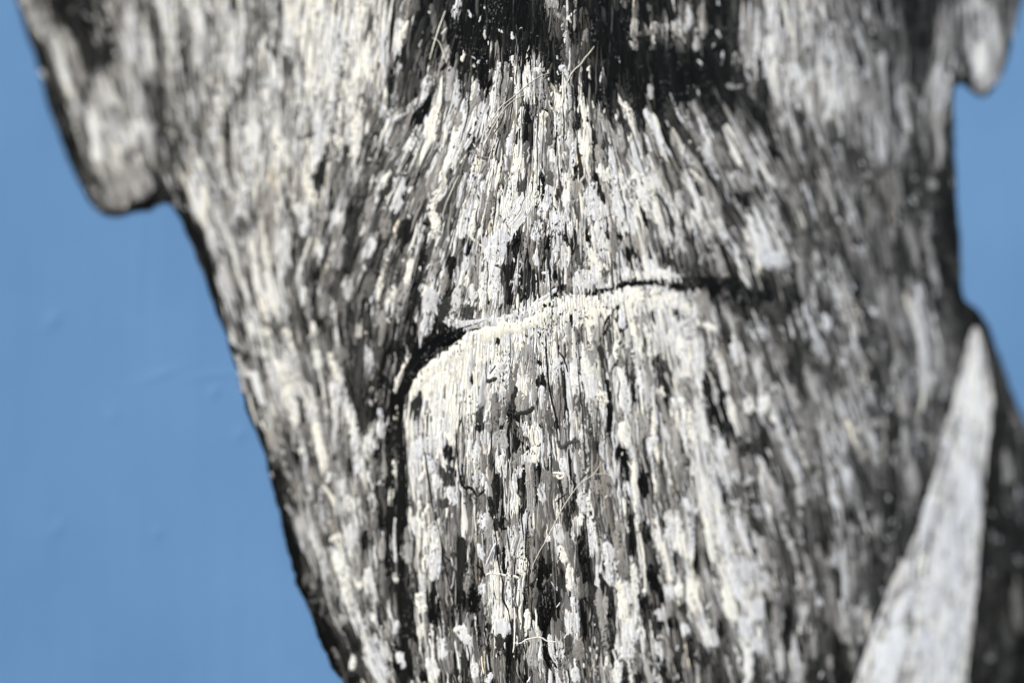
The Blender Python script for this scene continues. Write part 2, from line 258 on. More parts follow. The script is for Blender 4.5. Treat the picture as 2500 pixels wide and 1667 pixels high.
9 55 570,10 520,90 470,190;9 60 540,790 520,920 480,1060 470,1190;9 60 770,820 740,950 730,1050;9 60 870,1060 880,1120;9 70 600,1080 560,1230;0 90 440,860 440,1000;4 120 640,750 620,880;5 120 610,960 600,1000;4 110 400,960 370,1150;6 90 740,1060 700,1200;0 50 830,1000 680,1200;2 120 820,1100 790,1260;6 100 640,1260 640,1330;6 80 470,1300 500,1420;9 100 310,1440 320,1520;7 100 200,1040 170,1150;1 70 230,1280 180,1350;6 150 60,700 90,870;8 120 60,400 120,480;9 70 270,320 270,370;1 150 720,480 700,640;1 100 880,780 850,860;6 100 1070,640 1050,700;8 110 1420,1370 1520,1430;8 160 1750,1330 1870,1270;6 130 1590,1310 1680,1360;8 80 1620,1400 1730,1380
T 1300 417 3.76
9 130 20,80 40,180 20,300;8 130 160,160 130,280 90,400;6 90 130,390 100,400;0 60 90,60 80,230 30,330;2 75 250,120 240,260;4 80 160,20 150,130;8 90 310,40 310,200 300,320;6 90 400,100 380,280 390,340;8 110 540,130 560,300 570,450;8 60 500,250 490,400;6 70 690,150 710,300 700,330;0 50 580,30 590,90;1 45 600,120 660,300;8 110 680,0 690,60;8 150 800,80 800,250 870,420 920,560;8 150 960,60 1000,200 1080,370;8 130 1100,60 1130,140;9 100 1110,330 1110,430;8 100 780,380 810,520;5 70 740,480 750,700 750,820;0 50 670,420 680,620;8 80 630,300 640,560 600,700;8 100 580,480 580,640;8 130 620,700 660,740;9 80 530,760 600,860 620,960;9 40 660,860 690,920;4 70 700,870 650,960
8 130 240,400 220,600 200,720;8 130 280,700 280,860;9 60 320,700 330,820;0 60 180,540 130,720;4 80 90,650 60,740;0 70 290,600 300,640;8 45 350,480 340,620;9 26 410,450 415,640;1 80 380,560 360,760;3 90 430,700 420,850;4 60 480,760 490,830;0 60 510,540 500,640;8 110 60,480 30,620;8 60 20,780 40,860;6 130 840,640 850,700;6 170 990,600 980,750;4 130 1100,500 1090,700;0 100 900,700 900,800;0 60 800,600 800,680;0 45 1020,380 1050,560;8 60 1170,440 1190,560;8 130 1190,600 1240,640;1 90 1220,720 1230,800;7 50 1370,440 1330,620 1310,780;0 45 1400,380 1320,620 1280,760;8 80 1340,200 1360,330;1 40 1340,100 1390,260 1390,400;5 80 1410,120 1430,420;8 60 1430,60 1510,280 1540,480;6 100 1560,80 1600,240;1 80 1500,120 1540,220;7 110 1640,480 1590,600;8 90 1720,520 1790,640 1860,760;6 100 1690,760 1760,920;2 120 1800,300 1840,480;1 110 1790,640 1760,740
8 130 430,940 470,1020 550,1050;8 90 480,940 640,1060;8 100 700,1060 760,960 880,920;8 90 760,1010 900,940;8 110 960,940 1000,990;8 150 1060,850 1120,950 1250,980 1360,1010;8 130 400,1000 440,1080;6 90 330,1000 350,1080;0 60 570,1110 640,1115 740,1090 830,1040;0 55 830,1050 960,1030 1080,1040 1180,1010;0 110 1250,1010 1400,1060 1550,1060 1700,1030;0 130 1600,1000 1850,1110;1 120 1450,930 1560,970;4 110 560,1080 500,1100;1 100 1820,1000 1860,1010;6 40 1620,880 1690,980
9 130 130,1330 260,1240 420,1200 600,1190;9 140 620,1190 760,1140 900,1110;9 150 900,1180 1100,1170 1240,1220;8 140 1000,1110 1200,1090;8 110 1230,1160 1420,1210;8 90 1380,1140 1450,1180;9 110 60,1400 100,1500;9 110 250,1330 270,1450;9 90 420,1270 410,1420;9 110 520,1230 540,1400;9 110 700,1220 690,1340;9 150 870,1230 880,1330;9 140 1010,1260 1030,1310;6 90 640,1400 600,1540;5 110 450,1440 440,1568;6 60 330,1400 330,1560;1 40 800,1240 700,1360 660,1470 620,1560;1 35 850,1330 860,1420 800,1470;8 70 830,1310 830,1430;6 120 950,1320 1080,1350;1 50 1100,1270 1120,1400;8 130 1190,1290 1180,1440;1 60 1300,1290 1380,1330;8 120 1420,1330 1450,1500;8 100 1290,1400 1320,1500;6 120 1530,1120 1580,1240 1640,1330;9 60 1580,1420 1690,1450;6 80 1750,1250 1850,1400;1 90 1530,1430 1560,1530
3 100 60,1290 70,1310;2 80 160,1210 170,1230;6 90 80,1110 130,1080;8 45 60,1200 210,1090;6 80 180,1060 200,1030;5 80 300,1170 260,1190;4 70 320,1080 350,1090;0 80 250,1060 270,1100;0 100 180,940 200,970;9 30 90,940 160,930
T 1800 417 3.76
9 70 110,430 160,600 220,800;9 60 170,360 220,500 270,640 330,800;8 60 250,340 310,500 370,640 420,780;8 60 320,310 380,430 430,560 470,650;8 200 220,800 300,830 430,800;8 80 330,60 350,140;6 110 450,80 470,170;6 90 530,180 560,330;7 80 780,60 840,230;7 90 920,130 940,150;7 100 1160,30 1200,60;0 120 60,180 90,300;1 120 440,300 470,480;1 100 930,250 970,400;8 70 1040,320 1080,440 1110,600;9 90 1140,700 1140,790;5 80 1000,480 1030,620;6 70 710,560 730,640;7 70 720,740 730,830;8 80 740,930 750,1000;8 60 690,1050 700,1200;1 120 300,1050 400,1130;0 170 50,1150 250,1200 450,1180;2 130 250,1250 380,1290;1 130 1380,920 1400,940;1 80 1080,850 1100,1150;0 90 1090,1100 1110,1200;8 100 900,1060 920,1160;7 90 960,930 1000,960;9 110 800,1330 820,1450;8 70 540,1280 570,1420;8 90 200,1410 250,1530
6 90 60,900 100,960;6 90 1440,560 1400,600;5 90 1560,480 1560,560;6 100 1580,560 1640,780;6 70 1700,560 1760,720 1800,980;7 100 1780,900 1830,1020;6 100 1360,1060 1320,1200 1340,1380;8 90 1250,1260 1290,1320;6 60 1430,1020 1460,1150 1540,1320;6 60 1560,960 1620,1140;8 150 1620,1200 1660,1400 1700,1550;1 70 1230,1350 1260,1400;1 100 1340,1500 1380,1540;6 90 1730,400 1770,560;2 110 1650,420 1690,520;6 100 1790,100 1800,150;3 110 1650,200 1680,240;1 120 1720,50 1700,160;6 80 1460,80 1480,300;4 120 1230,250 1250,480;6 70 40,40 90,200;4 110 830,560 850,700;3 70 640,560 650,900;6 80 580,700 590,1000 640,1260;5 130 950,1380 960,1540
T 500 834 3.76
0 70 250,30 310,120;0 110 400,120 340,180;1 70 500,120 530,260;6 80 335,250 360,450;0 60 400,330 450,500 470,620;8 110 450,290 530,560;8 120 600,200 650,400 680,480;9 170 680,200 760,420 760,560;9 110 540,60 570,140;8 140 760,120 800,300;1 70 600,330 610,380;9 110 1020,100 1050,220;4 110 900,200 930,330;9 90 1160,120 1200,280 1240,420;8 140 1200,400 1240,560;8 120 930,420 950,470;6 70 1050,260 1060,370;1 45 1010,480 1120,460;5 110 1080,520 1060,640 1130,730;0 45 1130,560 1150,650;9 90 830,560 830,740;8 100 980,570 950,700;1 50 890,620 900,720;9 70 1190,580 1190,700;2 90 1300,250 1350,420 1420,620 1470,860;9 100 1340,600 1360,760 1410,930;8 110 1320,560 1380,720;8 120 1370,880 1400,960;6 130 1160,880 1180,1000;9 110 1020,760 1050,920 1090,1090 1100,1180;2 70 720,760 780,960
6 120 600,820 640,960;0 60 520,780 550,960;1 60 800,1000 830,1080;5 100 900,800 900,880;9 80 880,980 900,1010;0 40 1100,860 1130,1060;6 150 960,1180 1020,1280;5 180 1130,1160 1280,1130;0 60 1170,1080 1250,1080;0 60 1320,1080 1330,1180;8 110 1420,1020 1400,1180;9 110 1480,1200 1470,1280;8 60 1140,1200 1130,1280;9 50 1090,1330 1160,1420 1200,1520;8 120 1230,1310 1240,1400;9 80 1340,1460 1340,1540;0 120 650,1180 710,1330 760,1480;6 60 740,1180 800,1260;6 110 850,1400 860,1460;6 120 1060,1500 1080,1540;8 100 1460,60 1520,200;0 45 1440,10 1340,120 1250,220;5 130 1250,60 1220,150;5 90 1700,130 1690,320;3 80 1600,60 1580,200;8 60 1600,620 1610,690;5 90 1650,420 1640,580;8 100 1640,760 1580,840;8 110 1520,900 1490,980
0 130 1780,60 1760,180;9 50 1860,160 1780,340 1750,460;9 40 1770,500 1770,600 1750,740;0 90 1720,420 1720,620;0 80 1820,760 1810,1000 1810,1250;9 55 1750,1080 1740,1240;9 50 1720,1320 1700,1520;1 110 1830,1350 1830,1500;0 60 1580,1000 1560,1100;5 70 1560,1080 1540,1280;0 50 1690,1130 1670,1350;6 60 1640,1100 1650,1250
T 1000 834 3.76
0 90 60,80 40,300 20,550;0 110 350,30 230,160 150,280;3 110 300,60 250,180;2 90 70,450 40,700;9 160 420,130 520,60 640,40;9 120 370,220 380,330;9 150 230,480 260,640;9 170 460,330 440,520;9 170 560,500 540,680;9 120 400,560 400,720 370,880;9 110 310,700 350,800;8 140 280,880 260,960;8 140 130,900 80,1040;9 90 660,60 650,200;9 90 760,40 760,140;6 50 580,120 580,260;9 120 820,220 760,350;8 110 930,120 890,280 850,430;9 120 970,60 1000,40;6 120 1090,60 1080,180 1060,300;6 70 1130,120 1130,350;9 65 1080,190 1070,320 1050,420;9 30 1050,420 1040,560;5 80 980,220 930,380 900,540;2 45 970,420 950,560;6 110 1020,480 1010,620;8 90 820,470 860,570;4 130 830,600 850,680;5 110 790,500 780,720;1 80 920,640 940,700;8 60 1190,50 1190,110;1 50 1170,180 1180,200;8 60 1200,220 1210,280;1 80 1210,330 1180,400;5 60 1270,420 1260,620;8 70 1220,430 1220,540;5 90 1380,440 1370,600 1380,720;6 90 1220,600 1210,750;4 90 1280,640 1290,800;8 90 1340,180 1330,320;5 110 1420,40 1450,140;6 90 1650,60 1660,200
9 80 1610,100 1630,280;8 110 1660,320 1680,500;9 90 1750,440 1780,560;2 60 1750,40 1800,260;0 60 1820,360 1840,620 1830,820;8 90 1520,250 1530,400;4 60 1530,500 1520,680;1 60 1440,600 1450,720;2 90 1680,780 1670,1000;8 80 1590,780 1560,960;9 120 1140,790 1160,930;9 90 1140,980 1150,1090;6 90 830,830 870,960;6 60 800,840 800,960;1 80 980,780 980,900 960,1060;5 70 1010,800 1020,900;8 50 1060,740 1060,860;5 110 1000,1020 980,1140;8 110 1070,1050 1060,1090;6 80 1100,1150 1110,1350 1110,1568;1 55 1045,1130 1040,1350 1045,1568;1 55 800,1220 800,1400 800,1568;8 55 1010,1120 1000,1240;8 90 840,1060 830,1180;9 90 980,1420 980,1560;0 60 1180,1150 1180,1250;4 70 1150,1200 1160,1420;5 100 1260,1200 1250,1300;8 100 1200,1330 1220,1450;4 90 1330,1260 1320,1420;0 60 1500,1180 1500,1300;8 60 1400,1080 1400,1180;8 110 1480,700 1480,640;3 90 1560,900 1500,960;8 130 640,820 700,920;5 120 720,780 680,800;1 60 620,780 650,800;2 60 630,640 640,740;8 70 720,640 710,760;5 90 480,800 470,900;1 110 350,960 340,1050;8 110 160,1060 210,1180;9 60 130,1050 140,1180 90,1270;6 60 60,1250 40,1400;8 120 260,1230 270,1320;3 150 350,1200 330,1300;8 120 620,960 560,1010;8 120 640,1230 620,1300;5 130 700,1060 720,1160;8 90 370,1350 400,1480;2 90 300,1500 330,1460;5 150 680,1430 640,1500;1 60 730,1430 760,1568;8 90 1570,1400 1600,1560;0 70 1560,1400 1570,1500;6 90 1720,1280 1740,1400;8 80 1640,1440 1640,1540
T 1500 834 3.76
8 150 690,30 720,140;8 70 680,160 670,260;8 70 760,150 750,260;8 80 190,80 220,240 270,480;8 110 90,420 100,640;9 100 60,760 110,950;6 90 60,60 60,220;1 50 160,250 180,560;1 70 400,120 440,420 500,540;6 120 260,700 280,860;6 120 550,700 560,900 530,1160;9 90 520,560 640,560;9 40 570,640 590,820;9 70 640,620 660,830 660,1000;9 80 700,640 710,900;0 45 600,880 620,1020;8 130 760,560 800,760 800,960;8 150 800,960 790,1150 820,1350 860,1560;8 90 880,1080 920,1320 970,1540;6 110 640,360 700,520;8 70 960,160 1000,300 1020,440;9 70 1040,540 1080,680 1140,800;7 60 900,360 930,560;0 70 960,360 1000,560 1020,720;0 150 870,640 920,760 1030,860;8 50 900,760 960,870 1010,940;8 120 960,960 960,1060;1 80 800,260 850,400 890,560;8 130 1100,40 1150,160;8 90 1300,160 1340,340;9 120 1370,520 1350,660;8 90 1220,540 1240,640;4 140 1240,360 1250,440;1 120 1390,720 1340,900 1330,1020;1 130 1690,40 1690,300 1720,440;6 130 1490,60 1540,200;7 100 1640,420 1640,520;6 90 1510,500 1510,600
8 80 1480,790 1560,940;8 110 1560,980 1640,1120 1690,1250;7 90 1620,850 1680,1020;5 150 1760,640 1780,900 1790,1100;7 90 1750,240 1820,420 1860,540;2 130 1150,900 1180,1060;8 90 970,1120 1000,1240 1060,1380;0 90 960,1240 1000,1380 1010,1480;6 80 1090,950 1090,1180;7 100 1340,1130 1430,1280 1500,1460;7 70 1370,1340 1430,1500;8 60 1230,1230 1230,1300;6 80 1190,1080 1230,1200;3 110 1100,1350 1130,1440;9 45 370,1120 380,1300 380,1450;0 110 250,1220 270,1400;0 80 100,1040 80,1200;9 45 170,1080 180,1260 210,1480;8 80 110,1300 120,1400;6 90 500,1100 520,1180;5 90 640,1180 640,1280;1 80 720,1230 690,1290;6 70 720,1340 740,1500;8 60 650,1440 680,1540;5 60 560,1450 540,1540;9 40 420,420 450,500;8 60 380,880 320,1020;6 120 1160,680 1200,780;8 70 1850,1260 1850,1320;8 110 1700,1350 1720,1480
T 2000 834 3.76
8 130 940,100 960,250 950,420;7 100 1090,60 1090,220;7 90 1080,330 1030,410;6 80 730,100 740,250;1 90 640,60 650,180;1 80 820,80 830,200;8 80 70,120 80,160;8 80 180,170 240,210;6 110 260,60 350,130 450,240;7 90 310,250 330,420 400,560;8 120 200,560 220,680;8 90 360,740 460,880 540,980;7 100 770,440 770,680;6 90 910,680 890,780;2 110 1010,720 990,800;2 150 1130,540 1130,620;1 110 700,720 690,900;7 110 800,820 790,1060;6 150 850,1160 870,1350;6 60 900,860 1000,890 1060,960;2 150 970,1000 1000,1120;8 110 510,720 520,760;8 90 220,860 230,1000;8 110 240,1180 280,1320;8 60 40,680 50,900 80,1150;8 110 120,1380 150,1500;7 110 500,1000 540,1120;2 130 640,1250 620,1400
9 110 1470,120 1460,260 1450,380;9 260 1420,420 1400,600;9 150 1280,480 1270,620;8 170 1540,520 1520,800 1500,1100;8 170 1370,740 1350,1000 1330,1300;8 120 1180,900 1120,1100 1060,1280;8 180 1240,1150 1200,1400 1180,1568;8 150 1400,1300 1420,1568;9 120 1030,1440 990,1560;6 70 1240,860 1250,980;6 60 1260,700 1220,800
2 100 1560,60 1640,300 1700,520;1 110 1680,560 1700,780;5 70 1760,620 1830,800 1870,960;6 80 1710,1000 1720,1250;1 150 1580,1150 1570,1400;2 110 1820,1050 1830,1300;2 130 1700,1400 1800,1500;3 60 1290,130 1350,40;3 100 1270,220 1250,350;4 80 1240,60 1230,180
T 650 1250 3.76
0 100 165,60 225,240 285,420;6 130 300,60 340,180;8 70 410,180 440,260;6 130 420,380 450,460;7 80 530,440 540,600;2 110 520,180 540,300;8 60 510,320 520,420;9 60 600,240 690,220;9 120 640,370 690,520 720,640 750,820;6 120 620,680 640,760;0 120 470,640 470,800 520,960;5 50 410,590 440,740;5 45 510,760 520,960;5 50 360,570 350,680;0 110 440,820 550,1060 650,1250;8 130 780,130 780,300;1 90 920,180 890,320;5 90 980,30 960,200;0 90 1080,30 1060,150;9 70 1160,60 1170,260 1180,440;9 50 1170,560 1190,640;6 60 1070,230 1050,420;0 80 1120,350 1120,540;4 120 1060,500 1050,640;8 120 940,540 950,720;9 70 840,640 860,700;6 80 740,960 650,1020;8 120 820,980 880,1100;1 130 770,1050 840,1230;2 170 840,1300 900,1450 960,1560;6 90 930,960 960,1040;9 60 980,940 990,1000;6 90 1070,1080 1120,1130;8 160 960,1180 980,1350 1040,1480 1060,1560;8 100 1080,1240 1110,1340
0 170 1280,980 1290,1180 1260,1330;0 110 1170,1380 1190,1440;8 60 1200,1000 1180,1100;0 60 1240,60 1230,300 1230,520;6 110 1290,300 1290,440;5 90 1260,160 1290,260;8 130 1360,60 1370,180;9 60 1470,220 1460,300;9 60 1470,400 1450,510;8 110 1550,80 1560,330;8 120 1560,360 1550,420 1530,600;9 110 1410,760 1420,900;9 90 1420,1040 1420,1120;8 60 1430,580 1440,700;5 140 1660,200 1660,320;2 100 1790,250 1790,500 1790,700;1 90 1790,700 1780,940;4 130 1620,600 1620,760;1 50 1540,690 1500,780;8 110 1780,1060 1830,1180;8 110 1630,1180 1620,1330;5 110 1690,1180 1660,1260;5 130 1640,1360 1660,1460;1 60 1740,1430 1750,1500;8 120 1490,1350 1540,1500;0 60 1460,1420 1440,1540;2 60 1800,1280 1820,1450;8 90 1230,1300 1240,1420;9 60 800,1320 790,1440;5 50 610,1250 650,1330;0 110 780,1500 810,1568;4 80 1340,1180 1350,1300;0 90 1510,900 1520,1000;6 60 1840,560 1830,780
T 1150 1250 3.76
0 110 30,700 30,900;8 80 110,40 100,120;6 90 170,60 150,250;8 60 70,300 100,420;1 50 220,60 230,160;9 120 230,480 230,650 230,820;9 120 250,880 240,980;8 90 400,140 430,220 380,380;9 70 360,460 360,500;9 90 480,430 480,560;0 60 300,330 310,470 290,560;6 70 200,480 160,520;5 60 180,320 170,440;8 90 90,680 110,740;6 60 170,880 160,960;8 160 230,1030 320,1060;2 90 260,1130 250,1250;4 140 220,1360 280,1450;0 60 360,1130 350,1250 350,1400;1 70 440,1230 430,1340;9 110 370,880 350,960;9 70 520,900 510,1060;0 120 680,750 670,900 660,1060;0 120 740,820 700,960;4 60 590,700 580,780;6 120 560,1080 570,1240 550,1400;9 40 600,1020 615,1180;0 80 670,1240 700,1350 750,1420;8 60 720,1130 740,1280 770,1420;6 90 600,1380 640,1400;5 130 640,1480 600,1560;4 130 810,1000 770,1100;8 150 920,960 930,1080
0 70 1010,180 1020,380 1030,480;0 70 1040,560 1050,640;0 80 1030,900 1040,1120;5 90 880,200 900,400;8 110 790,130 820,260;8 80 820,320 850,450;9 60 1000,20 1000,110;8 80 900,520 910,700;4 100 1040,680 1030,780;6 120 960,680 960,780;8 60 940,790 940,850;2 80 1120,680 1150,900 1160,1040;6 90 1170,720 1190,900 1220,1100 1230,1300;8 90 1100,60 1110,200 1130,380;8 120 1240,300 1260,480;6 90 1350,80 1360,300 1360,420;8 110 1290,500 1290,640;9 90 1360,640 1390,800 1400,960;8 90 1430,660 1460,820;5 90 1420,440 1410,600;9 60 1490,480 1500,650 1500,780;0 80 1460,30 1480,200 1490,420;9 40 1500,60 1530,180 1570,360 1590,600 1600,760;0 120 1570,120 1620,250;0 110 1640,500 1660,660 1670,760;1 110 1570,760 1600,930;8 110 1700,140 1720,330;9 80 1750,260 1790,440 1830,620;8 110 1840,80 1830,250;8 110 1850,700 1780,760;7 110 1730,900 1750,1000;2 150 1640,960 1660,1060;8 150 1420,1060 1480,1150;8 170 1400,1250 1450,1300
0 50 1290,820 1270,960;6 60 1230,780 1240,880;1 80 1280,1060 1290,1240;3 100 1180,1100 1190,1300;1 80 1410,1450 1420,1560;1 100 1520,1480 1540,1560;0 60 1750,1370 1760,1500;8 110 1680,1200 1720,1300;5 110 980,1200 1000,1330;3 80 890,1140 900,1260;8 80 960,1450 950,1540;5 80 870,1330 860,1450;6 110 1240,1440 1250,1540;8 110 1340,1400 1340,1540;8 90 40,1400 30,1500;8 60 180,1480 160,1560;0 60 650,420 640,560 640,700;1 100 720,480 690,560;8 60 700,230 720,270;0 110 1850,980 1840,1050
T 1650 1250 3.76
9 90 20,60 40,250 80,400;8 70 130,60 140,250 140,420;9 130 140,620 150,760 150,880;9 80 30,660 30,760;0 100 90,900 50,860;5 70 220,120 230,300 230,380;9 60 290,80 300,180 320,330 350,520;0 50 180,180 190,360 190,540;0 40 290,340 300,500;8 90 410,40 450,200 480,330;8 120 480,380 520,560 580,780;8 70 560,60 620,220 660,330;7 110 760,260 800,380;8 110 600,440 660,600;9 110 450,700 480,860 530,980;9 60 760,510 780,530;8 110 820,640 820,700;8 130 750,820 770,960;8 150 640,1000 640,1100;8 130 740,1150 770,1260;9 90 660,1260 660,1440 650,1560;0 45 710,290 740,420;0 45 840,500 910,620;6 60 870,440 920,570;2 110 960,250 1020,420 1040,600 1080,800;0 130 1010,860 1040,1050 1010,1200;1 110 700,60 800,200;6 50 920,860 910,1080;7 50 960,860 960,1060 950,1200;8 90 950,1260 960,1440;8 80 1080,1200 1090,1320;8 150 1130,1400 1110,1540;8 110 1180,850 1170,1040;8 80 1310,820 1330,840;7 80 1150,580 1160,680;7 80 1250,620 1240,700;7 60 1090,340 1110,480;7 60 980,120 1010,220;6 60 1120,150 1130,200;6 60 1300,300 1310,420;6 60 1200,420 1210,500;0 90 1370,230 1370,380;0 80 1460,520 1490,620 1490,800
8 90 1460,430 1420,470;8 70 1530,320 1540,500 1550,700 1560,820;6 90 1610,480 1620,700;6 130 1480,160 1490,200;7 100 1580,120 1590,160;6 100 1840,60 1840,220;3 150 1700,560 1690,750;8 130 1540,960 1540,1020;6 110 1540,1060 1540,1180;1 150 1800,780 1840,900;0 130 1500,1280 1480,1400;6 70 1610,1270 1620,1340;6 60 1410,1330 1420,1440;2 130 1380,1100 1350,1280;7 70 1260,1150 1270,1350;1 70 860,820 840,950;2 90 730,1330 730,1500;0 110 1570,1520 1600,1550;8 150 280,1100 330,1190;0 70 140,1130 130,1350;0 50 290,1220 300,1330;0 50 400,1000 430,1180;6 60 90,1290 70,1420;6 60 190,1400 200,1540;8 90 90,1040 80,1100;8 90 230,980 240,1060;5 110 370,860 380,960;4 150 1400,850 1440,980;6 70 1430,700 1440,850
T 1650 1100 2.767
8 220 1850,500 1800,800 1700,1100;9 110 1770,760 1750,920;8 200 1950,250 1930,600 1900,900;8 240 1500,1250 1420,1450 1380,1568;8 240 1700,1250 1680,1500;8 150 1880,1100 1830,1400 1810,1568;8 130 1600,950 1480,1150;8 110 1720,350 1690,520;8 90 1590,680 1540,820;7 130 1250,1480 1300,1560;6 60 1950,480 1960,560;6 50 1810,680 1800,720;6 70 1560,1060 1600,1090;6 60 1620,1380 1650,1390
1 200 2180,600 2130,900 2080,1200 2060,1500;1 200 2280,400 2300,800 2280,1100;2 200 2200,1250 2230,1500;5 70 2120,1390 2130,1400;4 80 2300,900 2310,1200;6 70 2240,80 2250,200;2 90 1550,900 1450,1000;1 110 1400,760 1330,980;1 110 1560,480 1480,650;2 110 1320,860 1340,1050;1 90 1180,1330 1120,1400
"""
# the lines that draw the mouth, the chin and the jaw, laid down last
CONTOURS = """
T 0 0 1
0 34 1180,803 1110,822 1050,852 1010,892 985,950 972,1030;1 24 974,1010 980,1120 982,1220 977,1330 980,1430;1 26 978,1420 992,1520 990,1610 985,1680;0 24 950,850 935,930 928,1020
1 14 955,1040 958,1200 950,1330 960,1440
0 13 1440,715 1451,714 1497,708 1521,696 1555,692 1614,687;0 18 1600,690 1672,699 1752,693 1792,712;0 50 1685,702 1760,708 1850,735 1935,745;0 34 1660,690 1740,690 1800,700;0 44 1160,800 1085,824 1024,864
9 70 1050,960 1090,915 1150,880;9 36 1003,965 1030,925 1090,876 1155,838;9 34 1140,826 1220,806 1290,790 1335,768;9 32 1330,766 1390,745 1450,737 1520,727;9 30 1500,730 1590,719 1650,735 1690,758;8 26 1090,785 1150,792 1240,778 1310,758
9 26 1300,750 1340,742 1420,730;9 22 1000,980 996,1050 998,1110;8 20 1004,1060 1002,1130 1003,1200
8 20 1660,745 1700,790 1715,860 1712,930;8 16 1700,1010 1712,1120 1735,1230 1760,1330;8 14 1560,735 1640,745 1700,775
0 16 425,520 455,590 480,650 505,710 530,770 556,835;0 18 562,858 585,930;0 20 628,1060 655,1135 668,1200 688,1265;0 18 690,1275 708,1330 732,1415 760,1490;0 17 765,1500 795,1575 830,1650
0 14 110,215 135,290 165,365 192,430 222,485;0 11 230,498 262,515 300,515 345,500 390,480;1 14 2336,260 2336,420 2340,560 2346,700
2 22 900,770 880,860 872,960 880,1060;1 16 845,905 862,960 880,1020
0 11 1150,806 1200,798 1245,784 1300,758 1345,744 1400,728 1455,715;2 14 1035,45 1000,150 975,240;1 18 790,380 770,460;2 20 880,480 860,560 850,640
"""
# thin runs and threads of paint
DRIPS = """
T 1000 834 3.76
2 30 955,668 1060,650 1110,630 1142,590;1 14 1245,30 1260,180 1280,430 1330,640 1370,815;1 8 1540,150 1560,450 1590,700 1610,1180;1 12 1370,95 1420,170 1455,285;2 28 700,362 760,352 802,332;1 20 450,1200 490,1330 560,1340 620,1405 695,1355;3 25 1350,900 1390,970 1450,930 1560,910;1 10 730,300 790,215;1 9 420,780 435,1000 450,1220;1 14 130,980 170,1250 215,1560
9 14 1310,1200 1410,1215 1400,1250 1350,1250;3 8 1870,800 1760,920;1 8 1650,1190 1560,1270;1 8 1450,1385 1330,1475
T 1150 1250 3.76
9 14 130,580 180,560 330,580 430,600 435,700 425,860;9 9 380,1195 450,1200 510,1165 630,1145 700,1180 800,1190;2 14 490,700 570,640 600,570 560,530 520,590;0 9 200,40 230,250 250,470 290,650 290,790 340,900 370,1080;1 7 500,100 500,380 520,420 490,700 480,850 470,1080;0 7 1040,0 1070,250 1075,480;1 13 40,480 90,520 130,595;0 7 60,480 60,800 60,1200;9 9 400,880 395,1200 380,1290;1 16 250,80 270,140 330,150;8 10 260,230 190,350 130,490
T 650 1250 3.76
1 9 1545,0 1600,250 1640,500 1700,750 1760,960;1 9 1620,390 1700,460;1 7 1030,400 1030,900 1030,1300
T 1300 417 3.76
1 10 815,1060 820,1120;1 10 605,1120 608,1190
T 1000 0 3.76
1 7 310,620 300,900 280,1200 280,1270;1 9 445,420 460,700 470,860
T 500 0 3.76
3 9 860,330 860,620;6 9 900,900 920,1250 955,1500
"""
BRISTLES = [
 ('pale bristle slanting through the black paint left of the nose shadow', 'P', 16, (1000,0), [(330,105),(250,300),(180,545)]),
 ('short bent pale bristle crossing the slanting one left of the nose shadow', 'P', 15, (1000,0), [(205,350),(270,395),(330,565)]),
 ('long pale bristle curving from the pale dabs under the nose, upper of a close pair', 'P', 9, (1000,0), [(1275,672),(1160,720),(960,880),(800,1020),(700,1180),(600,1305)]),
 ('pale bristle curving down under the nose, lower of a close pair', 'P', 9, (1000,0), [(1065,868),(960,920),(850,1020),(750,1180),(660,1390)]),
 ('straight grey bristle sticking up into the black right of the nose', 'P', 14, (1000,0), [(1690,425),(1590,560),(1500,660),(1440,765)]),
 ('thin straight grey bristle on the grey strokes left of the upper lip', 'P', 11, (800,417), [(1200,40),(1130,200),(1060,370)]),
 ('grey bristle bent in a wide shallow V on the white cheek', 'D', 8, (500,0), [(950,850),(1050,905),(1170,955),(1260,915),(1345,850)]),
 ('long branching pale bristle running down the right of the chin', 'P', 9, (1000,834), [(1760,1105),(1690,1215),(1540,1315),(1430,1480),(1330,1660),(1200,1900),(1100,2150)]),
 ('pale wavy bristle tip pointing right from the long branching one', 'P', 10, (1000,834), [(1695,1210),(1800,1212),(1850,1235),(1885,1270)]),
 ('tiny pale bristle lying across the long black stroke on the chin', 'P', 7, (1000,834), [(1050,1302),(1075,1275),(1120,1265)]),
 ('fine pale bristle arching over the grey paint on the right of the chin', 'P', 8, (1500,834), [(110,745),(190,670),(280,615),(380,585)]),
 ('dark bristle crossing the left cheek diagonally towards the blue wall', 'D', 22, (500,834), [(1470,-20),(1340,120),(1255,220)]),
]
